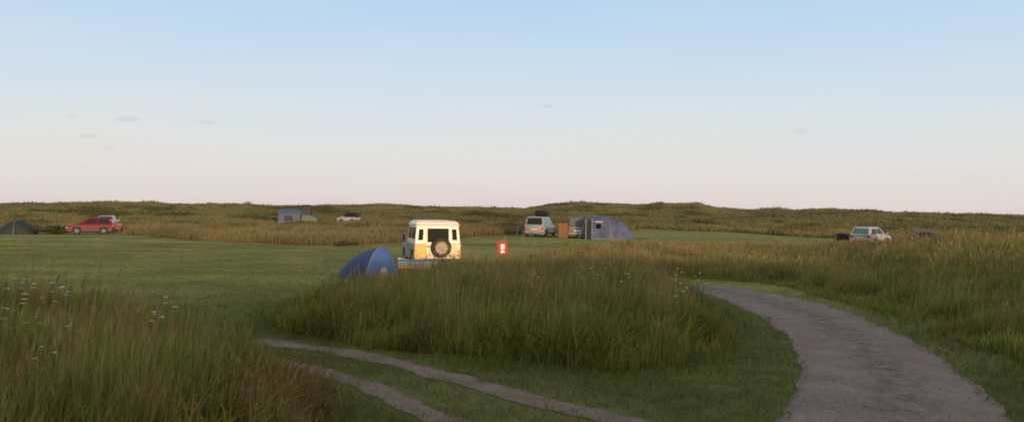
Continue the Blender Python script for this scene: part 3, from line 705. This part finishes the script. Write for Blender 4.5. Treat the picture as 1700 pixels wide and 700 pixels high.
def family_tent():
    x0, y0 = 8.25, 68.2
    root = empty('family_tent', (x0, y0, gh(x0, y0)), 10)
    tag(root, 'large blue-grey family tent with a dark open doorway beside the grey van', 'tent')
    R_ = [arch_ring(-1.95, 1.25, 1.62, p=3.4), arch_ring(-1.55, 1.3, 1.98, p=3.0), arch_ring(-1.0, 1.30, 1.90, p=3.0), arch_ring(-.45, 1.32, 2.02, p=2.8), arch_ring(.1, 1.28, 1.76, p=2.6)]
    shell(R_).build('canopy', M['bluegrey'], root, smooth=True)
    R2 = [arch_ring(.105, 1.30, 1.74, p=2.6), arch_ring(.5, 1.16, 1.50, p=2.3), arch_ring(.85, 1.20, 1.60, p=2.3), arch_ring(1.25, 1.08, 1.36, p=2.2), arch_ring(1.65, .9, .96, p=2.1), arch_ring(1.95, .7, .48, p=2.1), arch_ring(2.08, .55, .03, p=2.1)]
    shell(R2).build('sleeping_pod', M['lavender'], root, smooth=True)
    MB().loops([[(-1.96, -1.24, 0), (-1.96, 1.24, 0), (-1.955, 1.15, 1.5), (-1.955, .8, 1.72), (-1.955, -.8, 1.72), (-1.955, -1.15, 1.5)], [(-1.94, -1.24, 0), (-1.94, 1.24, 0), (-1.935, 1.15, 1.5), (-1.935, .8, 1.72), (-1.935, -.8, 1.72), (-1.935, -1.15, 1.5)]]).build('end_wall', M['bluegrey'], root)
    # panels on the side that faces the viewer (local -Y)
    MB().box((-1.62, -1.325, .82), (.50, .02, 1.64)).build('doorway', M['blackcloth'], root)
    MB().box((-.62, -1.335, .86), (1.35, .03, 1.50)).build('side_panel', M['lavender'], root, bevel=.01)
    MB().box((-.80, -1.356, 1.12), (.42, .016, .40)).build('window', M['glass'], root, bevel=.01)
    MB().box((-.75, -1.357, 1.50), (.62, .016, .10)).build('valance', M['whiteplastic'], root)
    MB().box((-.1, -1.37, .06), (2.3, .03, .12)).build('mud_wall', M['palegreen'], root)
    for x in (-1.85, -1.34): MB().tube((x, -1.36, 0), (x, -1.36, 1.72), .02, .02, 8).build('pole', M['steel'], root)
    for (p0, p1) in (((1.3, -1.0, 1.0), (2.1, -1.8, 0)), ((-1.9, -1.2, 1.6), (-2.4, -2.2, 0)), ((.1, -1.2, 1.6), (.3, -2.3, 0))):
        MB().tube(p0, p1, .006, .006, 5).build('guy_line', M['whiteplastic'], root)
    KEEP_OUT.append((x0, y0, 2.8))

def frame_tent():
    x0, y0 = -27.6, 104.0
    root = empty('frame_tent', (x0, y0, gh(x0, y0) - .1), -12)
    tag(root, 'slate blue frame tent half hidden by rough grass in front of the dunes', 'tent')
    MB().loops([[(-2.5, -1.5, 0), (.3, -1.5, 0), (.3, 1.5, 0), (-2.5, 1.5, 0)], [(-2.45, -1.45, 1.9), (.25, -1.45, 1.9), (.25, 1.45, 1.9), (-2.45, 1.45, 1.9)]]).build('wall', M['slateblue'], root, bevel=.05)
    MB().loops([[(-2.62, -1.6, 1.86), (.4, -1.6, 1.86), (.4, 1.6, 1.86), (-2.62, 1.6, 1.86)], [(-2.55, -1.5, 2.02), (.33, -1.5, 2.02), (.33, 1.5, 2.02), (-2.55, 1.5, 2.02)], [(-2.2, -.15, 2.42), (.1, -.15, 2.42), (.1, .15, 2.42), (-2.2, .15, 2.42)]]).build('roof', M['bluegrey'], root, bevel=.04)
    MB().loops([[(.34, -1.7, 0), (2.5, -1.7, 0), (2.5, .5, 0), (.34, .5, 0)], [(.40, -1.55, 1.3), (2.3, -1.55, 1.15), (2.3, .4, 1.15), (.40, .4, 1.3)], [(.45, -.9, 1.75), (1.8, -.9, 1.55), (1.8, .2, 1.55), (.45, .2, 1.75)]]).build('awning', M['palegreen'], root, bevel=.05)
    MB().box((-1.2, -1.52, 1.25), (1.0, .03, .6)).build('window', M['navy'], root)
    KEEP_OUT.append((x0, y0, 2.9))

# ------------------------------------------------------------------ small things about the camp
def windbreak():
    root = empty('windbreak', (-3.33, 29.1, 0), -5)
    tag(root, 'low striped windbreak in blue-grey, yellow and red at the tail of the off-roader', 'windbreak')
    n = 24; vs = []
    for k in range(n + 1):
        x = -.78 + 1.56 * k / n; y = .07 * math.sin(k / n * math.pi * 3); top = .70 - .05 * abs(math.sin(k / n * math.pi * 2)) - .05 * k / n
        for j in range(7): vs.append((x, y, .05 + (top - .05) * j / 6))
    MB().add(vs, [(k * 7 + j, (k + 1) * 7 + j, (k + 1) * 7 + j + 1, k * 7 + j + 1) for k in range(n) for j in range(6)]).build('cloth', M['stripes'], root, smooth=True)
    for x in (-.79, -.26, .27, .79): MB().tube((x, .02, 0), (x, .02, .80), .014, .012, 8).build('pole', M['wood'], root)
    KEEP_OUT.append((-3.33, 28.9, .9))
    b = empty('water_carrier', (-4.28, 26.95, 0), 12); tag(b, 'white plastic water carrier standing at the foot of the blue tent', 'water carrier')
    MB().loops([[(-.12, -.10, 0), (.12, -.10, 0), (.12, .10, 0), (-.12, .10, 0)], [(-.12, -.10, .36), (.12, -.10, .36), (.12, .10, .36), (-.12, .10, .36)], [(-.06, -.06, .44), (.06, -.06, .44), (.06, .06, .44), (-.06, .06, .44)]]).build('tank', M['whiteplastic'], b, bevel=.02)
    MB().tube((.04, 0, .43), (.04, 0, .49), .03, .03, 12).build('cap', M['whiteplastic'], b)
    MB().tube((-.10, 0, .42), (-.02, 0, .50), .012, .012, 8).tube((-.02, 0, .50), (.06, 0, .50), .012, .012, 8).build('handle', M['whiteplastic'], b)
    KEEP_OUT.append((-4.28, 26.95, .5))

def fire_point():
    root = empty('fire_point', (-.48, 40.6, -.12), -2)
    tag(root, 'red fire point board on posts with a white notice standing in the field', 'fire point')
    MB().box((0, 0, .62), (.52, .05, .60)).build('board', M['sign_red'], root, bevel=.01)
    MB().loops([[(-.31, -.10, .91), (.31, -.10, .91), (.31, .10, .91), (-.31, .10, .91)], [(-.02, -.10, 1.05), (.02, -.10, 1.05), (.02, .10, 1.05), (-.02, .10, 1.05)]]).build('roof', M['sign_red'], root)
    MB().box((.03, -.032, .71), (.20, .014, .26)).build('notice', M['sign_white'], root)
    MB().box((.03, -.032, .46), (.19, .014, .13)).build('notice', M['sign_white'], root)
    for x in (-.24, .24): MB().box((x, .045, .46), (.07, .05, .92)).build('post', M['sign_red'], root, bevel=.008)
    KEEP_OUT.append((-.5, 41.3, 1.2))

def folding_chair(x, y, az, m, lab):
    root = empty('folding_chair', (x, y, gh(x, y)), az); tag(root, lab, 'chair')
    MB().loops([[(-.25, -.22, .40), (.25, -.22, .40), (.25, .24, .44), (-.25, .24, .44)], [(-.25, -.22, .43), (.25, -.22, .43), (.25, .24, .47), (-.25, .24, .47)]]).build('seat', M[m], root, bevel=.01)
    MB().loops([[(-.25, -.24, .42), (.25, -.24, .42), (.25, -.20, .42), (-.25, -.20, .42)], [(-.26, -.42, .92), (.26, -.42, .92), (.26, -.39, .92), (-.26, -.39, .92)]]).build('backrest', M[m], root, bevel=.01)
    for sx in (-1, 1):
        MB().tube((sx * .27, .26, 0), (sx * .27, -.40, .90), .012, .012, 6).build('leg', M['steel'], root)
        MB().tube((sx * .27, -.30, 0), (sx * .27, .24, .62), .012, .012, 6).build('leg', M['steel'], root)
        MB().box((sx * .28, .0, .63), (.05, .46, .025)).build('armrest', M['plastic'], root, bevel=.008)
    KEEP_OUT.append((x, y, .8))

def picnic_table(x, y, az, lab):
    root = empty('picnic_table', (x, y, gh(x, y)), az); tag(root, lab, 'picnic table')
    m = MB()
    for k in range(5): m.box((0, -.32 + .16 * k, .74), (1.8, .14, .04))
    m.build('tabletop', M['wood'], root)
    for sy in (-1, 1):
        b = MB()
        for k in range(2): b.box((0, sy * (.66 + .15 * k), .44), (1.8, .14, .04))
        b.build('bench', M['wood'], root)
    for sx in (-1, 1):
        MB().box((sx * .65, 0, .38), (.06, 1.6, .09)).build('crossbeam', M['darkwood'], root)
        for sy in (-1, 1): MB().box((sx * .60, sy * .42, .36), (.05, .10, .84), 0, sy * -.38 * -1).build('leg', M['darkwood'], root)
    KEEP_OUT.append((x, y, 1.6))

def trailer(x, y, az):
    root = empty('box_trailer', (x, y, gh(x, y)), az); root.scale = (.8, .8, .8); tag(root, 'small dark covered trailer standing left of the white hatchback', 'trailer')
    MB().box((0, 0, .60), (1.05, 1.5, .42)).build('box', M['darkpaint'], root, bevel=.02)
    MB().loops([[(-.55, -.78, .82), (.55, -.78, .82), (.55, .78, .82), (-.55, .78, .82)], [(-.50, -.72, .96), (.50, -.72, .96), (.50, .72, .96), (-.50, .72, .96)], [(-.3, -.5, 1.08), (.2, -.6, 1.12), (.2, .4, 1.05), (-.2, .5, 1.02)]]).build('cover', M['blackcloth'], root, bevel=.04)
    for sx in (-1, 1):
        wheel(root, (sx * .64, 0, .27), .27, .14, sx)
        MB().box((sx * .64, 0, .58), (.20, .68, .03)).build('mudguard', M['plastic'], root, bevel=.01)
        MB().box((sx * .42, -.76, .46), (.16, .03, .08)).build('tail_light', M['lightred'], root)
    MB().tube((0, .7, .42), (0, 1.7, .40), .03, .03, 8).build('drawbar', M['steel'], root)
    KEEP_OUT.append((x, y, 1.3))

def build_camp():
    make_offroader(); small_tent(); windbreak(); fire_point(); green_tent(); family_tent(); frame_tent()
    g = lambda x, y: (x, y, gh(x, y))
    c = make_car('people_carrier', g(2.62, 73.2), 17, 'silver', L=4.5, W=1.92, H=1.80, belt=1.02, hoodf=.78, r=.33, nwin=3, y_f0=1.25, y_f1=.35, y_r1=-1.95, y_r0=-2.17, side_glass='tealglass')
    tag(c, 'silver people carrier with a dark roof load parked on the far mown strip', 'car'); KEEP_OUT.append((2.8, 74, 2.9))
    b = empty('roof_box', (2.75, 73.0, gh(2.62, 73.2) + 1.805), 17); tag(b, 'dark luggage box strapped on the roof of the silver people carrier', 'roof box')
    MB().loops([[(-.42, -.95, .05), (.42, -.95, .05), (.38, .95, .05), (-.38, .95, .05)], [(-.46, -1.0, .2), (.46, -1.0, .2), (.40, 1.0, .2), (-.40, 1.0, .2)], [(-.42, -.9, .52), (.42, -.9, .52), (.34, .8, .44), (-.34, .8, .44)]]).build('shell', M['darkpaint'], b, bevel=.05, smooth=True)
    for y in (-.6, .6): MB().box((0, y, .025), (1.2, .06, .05)).build('roof_bar', M['plastic'], b)
    folding_chair(.75, 71.4, 200, 'blackcloth', 'black folding chair beside the silver people carrier')
    w = empty('windbreak', g(4.4, 68.8), -12); tag(w, 'rust brown windbreak panel between the silver people carrier and the grey van', 'windbreak')
    vs = []
    for k in range(11):
        for j in range(5): vs.append((-.42 + .084 * k, .05 * math.sin(k * .63), .04 + .31 * j))
    MB().add(vs, [(k * 5 + j, k * 5 + 5 + j, k * 5 + 6 + j, k * 5 + 1 + j) for k in range(10) for j in range(4)]).build('cloth', M['brown'], w, smooth=True)
    for x in (-.43, .43): MB().tube((x, .01, 0), (x, .01, 1.42), .016, .014, 8).build('pole', M['wood'], w)
    KEEP_OUT.append((4.4, 68.8, 1.2))
    v = make_car('camper_van', g(5.75, 71.4), 2, 'grey', L=4.7, W=1.86, H=1.92, belt=1.08, hoodf=.85, r=.33, nwin=3, y_f0=1.6, y_f1=.9, y_r1=-2.20, y_r0=-2.30, rear_glass='slatedark', plate='plate_w', top='slatedark')
    tag(v, 'grey van with a white plate parked against the blue-grey family tent', 'van'); KEEP_OUT.append((5.8, 71, 2.9))
    MB().box((0, -1.6, 1.98), (1.2, .06, .05)).box((-.5, -1.6, 1.945), (.05, .05, .06)).box((.5, -1.6, 1.945), (.05, .05, .06)).build('roof_bar', M['plastic'], v)
    h = make_car('parked_car', g(26.8, 60.0), 48, 'white', L=3.6, W=1.66, H=1.42, belt=.86, rear_glass='tealglass')
    tag(h, 'white hatchback standing in the brown grass on the right side of the field', 'car'); KEEP_OUT.append((26.8, 59.4, 2.2))
    cr = empty('plastic_crate', g(25.3, 58.2), 30); tag(cr, 'red plastic crate on the ground at the tail of the white hatchback', 'crate')
    m = MB().box((0, 0, .02), (.95, .5, .04))
    for sx in (-1, 1): m.box((sx * .46, 0, .26), (.03, .5, .44)); m.box((0, sx * .24, .26), (.89, .03, .44))
    m.build('tub', M['redplastic'], cr, bevel=.008)
    for sx in (-1, 1): MB().box((sx * .49, 0, .43), (.03, .22, .05)).build('handle', M['redplastic'], cr)
    KEEP_OUT.append((25.2, 57.8, 1.0))
    trailer(25.9, 62.6, 60)
    p = make_car('parked_car', g(27.9, 54.3), 24, 'silver', L=3.8, W=1.60, H=1.30, belt=.84, top='slatedark')
    tag(p, 'grey car almost buried in tall brown grass at the right edge of the camp', 'car'); KEEP_OUT.append((28.2, 55.3, 1.7))
    r_ = make_car('parked_car', g(-35.6, 67.9), -114, 'red', L=3.5, W=1.62, H=1.38, belt=.84, hoodf=.62, plate='plate_y')
    tag(r_, 'bright red hatchback parked side-on at the left end of the field', 'car'); KEEP_OUT.append((-35.6, 67.6, 2.3))
    s = make_car('parked_car', g(-39.4, 78.3), -20, 'silver', L=4.1, W=1.70, H=1.42)
    tag(s, 'silver car showing only its roof above the bright red hatchback', 'car'); KEEP_OUT.append((-39.4, 78.3, 2.2))
    folding_chair(-33.6, 68.2, 190, 'redcloth', 'faded red folding chair beside the tail of the red hatchback')
    picnic_table(-38.9, 67.0, -24, 'weathered picnic table between the dark green tent and the red hatchback')
    # on the rise in front of the dunes
    n = make_car('tall_van', (-28.7, 112, gh(-28.7, 112)), -14.5, 'darkpaint', L=5.2, W=1.8, H=2.9, belt=1.25, hoodf=.95, r=.34, y_f0=2.0, y_f1=1.5, y_r1=-2.5, y_r0=-2.58, nwin=2)
    tag(n, 'dark tall van whose roof shows above the slate blue frame tent', 'van'); KEEP_OUT.append((-28.7, 112, 2.8))
    q = make_car('parked_car', (-23.6, 116.5, gh(-23.6, 116.5)), -70, 'white', L=3.3, W=1.6, H=1.50, top='darkpaint', y_f0=.6, y_f1=.2, y_r1=-1.45, y_r0=-1.6)
    tag(q, 'white car with dark windows on the rise above the brown grass belt', 'car'); KEEP_OUT.append((-23.6, 116.8, 1.5))

# ------------------------------------------------------------------ wild plants
def umbel(x, y, h, lab, group, heads=4):
    root = empty('flowering_weed', (x, y, gh(x, y)), random.uniform(0, 360)); tag(root, lab, 'wildflower', group)
    st = MB(); st.tube((0, 0, 0), (.03, .02, h * .62), .009, .006, 6); fl = []
    for k in range(heads):
        a = k * 2.4 + random.random(); d = .04 + .05 * k
        tip = (.03 + d * math.cos(a), .02 + d * math.sin(a), h * (.97 - .07 * k)); st.tube((.03, .02, h * .62), tip, .005, .003, 5); fl.append(tip)
    st.build('stem', M['stem'], root)
    for tip in fl:
        f = MB(); rr = random.uniform(.022, .042)
        for k in range(16):
            a = k * 2.399; d = rr * math.sqrt((k + .5) / 16); c = Vector((tip[0] + d * math.cos(a), tip[1] + d * math.sin(a), tip[2] + .012 - d * d * 2))
            s = random.uniform(.009, .015)
            f.add([c + Vector((s, 0, 0)), c + Vector((0, s, .002)), c + Vector((-s, 0, 0)), c + Vector((0, -s, .002)), c + Vector((0, 0, s * .6))], [(0, 1, 4), (1, 2, 4), (2, 3, 4), (3, 0, 4)])
        f.build('flower_head', M['flower'], root)

def shrub(x, y, w, h, lab, seed, spiky=False):
    rr = np.random.default_rng(seed); z = gh(x, y) - .05
    root = empty('low_shrub', (x, y, z), 0); tag(root, lab, 'shrub')
    tr = MB(); tips = []
    for k in range(9):
        a = rr.uniform(0, 6.28); d = rr.uniform(.1, 1) * w * .45; top = (d * math.cos(a), d * math.sin(a), h * rr.uniform(.55, .98)); tr.tube((d * .2 * math.cos(a), d * .2 * math.sin(a), 0), top, .03, .012, 5); tips.append(top)
    tr.build('stem', M['twig'], root)
    n = 700; k = rr.integers(0, 9, n); t = np.array(tips)[k]; f = rr.uniform(.25, 1.05, n)[:, None]; p = t * f + rr.normal(0, 1, (n, 3)) * np.array([w * .13, w * .13, h * .10]); p[:, 2] = np.abs(p[:, 2])
    s = .10 if not spiky else .07
    a = rr.normal(0, 1, (n, 3)); a /= np.linalg.norm(a, axis=1)[:, None]; b = np.cross(a, rr.normal(0, 1, (n, 3))); b /= np.linalg.norm(b, axis=1)[:, None]
    V = np.stack([p - a * s, p + b * s * .6, p + a * s, p - b * s * .6], 1).reshape(-1, 3); T = np.arange(n * 4).reshape(n, 4)
    col = np.repeat(np.array([(.032, .040, .018)]) * rr.uniform(.5, 1.7, n)[:, None], 4, axis=0)
    o = np_mesh('foliage', V, T, M['veg'], col); o.parent = root

def build_plants():
    L1 = 'white-flowered weed standing above the tall grass in the near left corner'
    for x, y, h in ((-8.62, 14.0, 1.22), (-8.45, 14.1, 1.2), (-8.30, 13.9, 1.14), (-7.85, 13.9, 1.16), (-7.62, 13.8, 1.1), (-6.9, 10.9, 1.08), (-6.7, 10.7, .98), (-6.35, 10.6, 1.02), (-6.1, 10.4, .96), (-5.55, 10.2, .98), (-8.0, 12.4, 1.16), (-7.3, 12.0, 1.1), (-5.2, 12.2, 1.12), (-4.9, 11.2, 1.04), (-6.2, 8.9, 1.02), (-5.0, 8.7, .98)):
        umbel(x, y, h, L1, 'white-flowered weeds in the near left grass')
    L2 = 'white-flowered weed rising from the right half of the tall grass island'
    for x, y, h in ((1.72, 19.4, 1.15), (1.95, 19.2, 1.12), (2.3, 19.6, 1.2), (.5, 17.5, 1.12), (2.5, 17.3, 1.16), (3.9, 18.5, 1.2), (4.2, 18.2, 1.12), (3.3, 15.3, 1.15)):
        umbel(x, y, h, L2, 'white-flowered weeds in the grass island')
    for k, (az, d, w, h, lab) in enumerate((
            (-20.6, 226, 1.6, .9, 'spiky dark shrub on the skyline left of the slate blue tent'),
            (-18.2, 226, 2.2, 1.3, 'larger dark shrub on the skyline just left of the slate blue tent'),
            (-23.0, 226, 1.4, .7, 'low dark shrub farthest left on the dune skyline'),
            (4.3, 224, 2.4, 1.0, 'rounded dark shrub on the dune top above the silver people carrier'),
            (4.95, 224, 2.0, 1.1, 'dark shrub on the dune top between the people carrier and the grey van'),
            (10.5, 222, 2.2, .9, 'dark shrub on the dune top right of the family tent'),
            (13.0, 222, 5.0, .9, 'wide dark shrub where the high dune drops away'),
            (18.5, 224, 3.0, .8, 'dark shrub on the low dune between the tent and the white hatchback'),
            (23.4, 224, 4.0, .7, 'wide low shrub on the skyline above the white hatchback'),
            (-29.5, 77.5, 2.4, .75, 'dark low bush between the picnic table and the bonnet of the red hatchback'))):
        shrub(d * math.sin(R(az)), d * math.cos(R(az)), w, h, lab, 30 + k, k < 3)

# ------------------------------------------------------------------ small clouds, far off and low
def cloud_mat():
    m = bpy.data.materials.new('thin_grey_cloud'); m.use_nodes = True; nt = m.node_tree
    for n in list(nt.nodes): nt.nodes.remove(n)
    out = nt.nodes.new('ShaderNodeOutputMaterial'); v = nt.nodes.new('ShaderNodeVolumePrincipled')
    v.inputs['Color'].default_value = (.52, .52, .56, 1); v.inputs['Density'].default_value = .0042; v.inputs['Anisotropy'].default_value = 0
    nt.links.new(v.outputs[0], out.inputs['Volume']); return m
def build_clouds():
    m = cloud_mat(); D = 1500
    for k, (az, el, w, h, lab) in enumerate((
            (-28.7, 5.5, 22, 8, 'faint small grey cloud highest at the left of the sky'),
            (-25.6, 5.45, 44, 10, 'small grey wisp of cloud over the red hatchback side, tapering right'),
            (-20.8, 5.5, 34, 9, 'small lens-shaped grey cloud nearest the slate blue tent'),
            (-27.8, 4.3, 36, 7, 'flat thin grey cloud below the other left-hand wisps'),
            (-26.6, 3.6, 22, 8, 'smallest pale cloud lowest over the left dunes'),
            (2.3, 7.3, 40, 5, 'very faint cloud above the people carrier in the middle sky'),
            (19.7, 5.4, 30, 11, 'lone grey cloud over the right half of the dunes'))):
        cx, cy, cz = D * math.sin(R(az)), D * math.cos(R(az)), 2.5 + D * math.tan(R(el)); bm = bmesh.new(); rr = random.Random(k + 5)
        bmesh.ops.create_icosphere(bm, subdivisions=4, radius=1)
        ph = [rr.uniform(0, 6) for _ in range(6)]
        for v in bm.verts:
            p = v.co.copy(); g = 1 + .22 * math.sin(p.x * 3.1 + ph[0]) * math.cos(p.y * 2.7 + ph[1]) + .14 * math.sin(p.x * 7 + ph[2] + p.z * 4)
            v.co = Vector((p.x * w / 2 * (1 + .1 * math.sin(ph[3])), p.y * w / 2, p.z * h / 2 * g * (1.0 - .45 * max(0, p.x) ** 1.5) + .12 * h * p.x))
        me = bpy.data.meshes.new('cloud'); bm.to_mesh(me); bm.free(); me.materials.append(m)
        o = bpy.data.objects.new('cloud', me); o.location = (cx, cy, cz); o.rotation_euler = (0, 0, R(-az)); C.objects.link(o); tag(o, lab, 'cloud', 'small clouds low in the sky')

# ------------------------------------------------------------------ sky, sun, camera
def build_world():
    w = bpy.data.worlds.new('World'); bpy.context.scene.world = w; w.use_nodes = True; nt = w.node_tree
    for n in list(nt.nodes): nt.nodes.remove(n)
    out = nt.nodes.new('ShaderNodeOutputWorld'); bg = nt.nodes.new('ShaderNodeBackground'); nt.links.new(bg.outputs[0], out.inputs[0])
    sky = nt.nodes.new('ShaderNodeTexSky'); sky.sky_type = 'NISHITA'; sky.sun_disc = False
    sky.sun_elevation = R(SUN_EL); sky.sun_rotation = R(180 - SUN_AZ); sky.air_density = 1.0; sky.dust_density = 1.0; sky.ozone_density = 1.0
    tc = nt.nodes.new('ShaderNodeTexCoord'); sp = nt.nodes.new('ShaderNodeSeparateXYZ'); nt.links.new(tc.outputs['Generated'], sp.inputs[0])
    rp = nt.nodes.new('ShaderNodeValToRGB'); el = rp.color_ramp.elements
    stops = [(0.0, (.725, .645, .645)), (.018, (.760, .692, .675)), (.050, (.770, .742, .720)), (.085, (.74, .760, .765)), (.125, (.675, .752, .815)), (.180, (.590, .722, .868)), (.260, (.475, .665, .880)), (.45, (.38, .50, .64)), (1.0, (.36, .41, .48))]
    el[0].position, el[0].color = stops[0][0], (*stops[0][1], 1); el[1].position, el[1].color = stops[-1][0], (*stops[-1][1], 1)
    for p, c in stops[1:-1]:
        e = el.new(p); e.color = (*c, 1)
    rp.color_ramp.interpolation = 'LINEAR'
    # uneven thin haze: level streaks shift the gradient a little
    mpn = nt.nodes.new('ShaderNodeMapping'); mpn.inputs['Scale'].default_value = (2.2, 2.2, 16); nt.links.new(tc.outputs['Generated'], mpn.inputs[0])
    hn = nt.nodes.new('ShaderNodeTexNoise'); hn.inputs['Scale'].default_value = 1.6; hn.inputs['Detail'].default_value = 6; nt.links.new(mpn.outputs[0], hn.inputs['Vector'])
    hm = nt.nodes.new('ShaderNodeMapRange'); hm.inputs[1].default_value = .3; hm.inputs[2].default_value = .7; hm.inputs[3].default_value = -.012; hm.inputs[4].default_value = .012; nt.links.new(hn.outputs['Fac'], hm.inputs[0])
    za = nt.nodes.new('ShaderNodeMath'); za.operation = 'ADD'; nt.links.new(sp.outputs['Z'], za.inputs[0]); nt.links.new(hm.outputs[0], za.inputs[1]); nt.links.new(za.outputs[0], rp.inputs[0])
    sc = nt.nodes.new('ShaderNodeMix'); sc.data_type = 'RGBA'; sc.blend_type = 'MULTIPLY'; sc.inputs[0].default_value = 1; sc.inputs[7].default_value = (.05, .05, .05, 1)
    nt.links.new(sky.outputs[0], sc.inputs[6])
    mx = nt.nodes.new('ShaderNodeMix'); mx.data_type = 'RGBA'; mx.inputs[0].default_value = .9
    nt.links.new(sc.outputs[2], mx.inputs[6]); nt.links.new(rp.outputs[0], mx.inputs[7]); # the warm glow of the low sun behind the viewer
    dp = nt.nodes.new('ShaderNodeVectorMath'); dp.operation = 'DOT_PRODUCT'; nt.links.new(tc.outputs['Generated'], dp.inputs[0])
    dp.inputs[1].default_value = (SX * math.cos(R(SUN_EL)), SY * math.cos(R(SUN_EL)), math.sin(R(SUN_EL)))
    gl = nt.nodes.new('ShaderNodeValToRGB'); ge = gl.color_ramp.elements; ge[0].position = .05; ge[0].color = (0, 0, 0, 1); ge[1].position = 1; ge[1].color = (1.0, .6, .28, 1)
    e = ge.new(.6); e.color = (.42, .24, .09, 1)
    nt.links.new(dp.outputs['Value'], gl.inputs[0])
    ad = nt.nodes.new('ShaderNodeMix'); ad.data_type = 'RGBA'; ad.blend_type = 'ADD'; ad.inputs[0].default_value = 1
    nt.links.new(mx.outputs[2], ad.inputs[6]); nt.links.new(gl.outputs[0], ad.inputs[7]); nt.links.new(ad.outputs[2], bg.inputs[0])
    bg.inputs[1].default_value = 1.08
    l = bpy.data.lights.new('evening_sun', 'SUN'); l.energy = 3.1; l.angle = R(.55); l.color = (1.0, .71, .43)
    o = bpy.data.objects.new('evening_sun', l); C.objects.link(o)
    d = Vector((-SX * math.cos(R(SUN_EL)), -SY * math.cos(R(SUN_EL)), -math.sin(R(SUN_EL)))); o.rotation_euler = d.to_track_quat('-Z', 'Y').to_euler(); o.location = (30, -30, 20)

def build_camera():
    cd = bpy.data.cameras.new('camera'); cam = bpy.data.objects.new('camera', cd); C.objects.link(cam)
    cd.sensor_width = 36; cd.lens = 36 * 1334 / 1700; cd.clip_end = 20000; cd.clip_start = .1
    s, p = .0112, .0026
    Rv = Vector((math.cos(s), 0, math.sin(s))); F = Vector((0, 1, -p)).normalized(); U = Rv.cross(F).normalized(); Rv = F.cross(U)
    m = Matrix((Rv, U, -F)).transposed().to_4x4(); m.translation = (0, 0, 2.5); cam.matrix_world = m
    bpy.context.scene.camera = cam

build_camp(); build_grass(); build_plants(); build_clouds(); build_world(); build_camera()
s = bpy.context.scene
s.render.engine = 'CYCLES'
s.view_settings.view_transform = 'Standard'; s.view_settings.look = 'None'; s.view_settings.exposure = 0; s.view_settings.gamma = 1
s.cycles.use_denoising = True
s.cycles.max_bounces = 5; s.cycles.diffuse_bounces = 3; s.cycles.transparent_max_bounces = 8; s.cycles.volume_bounces = 0
s.cycles.filter_width = 1.9
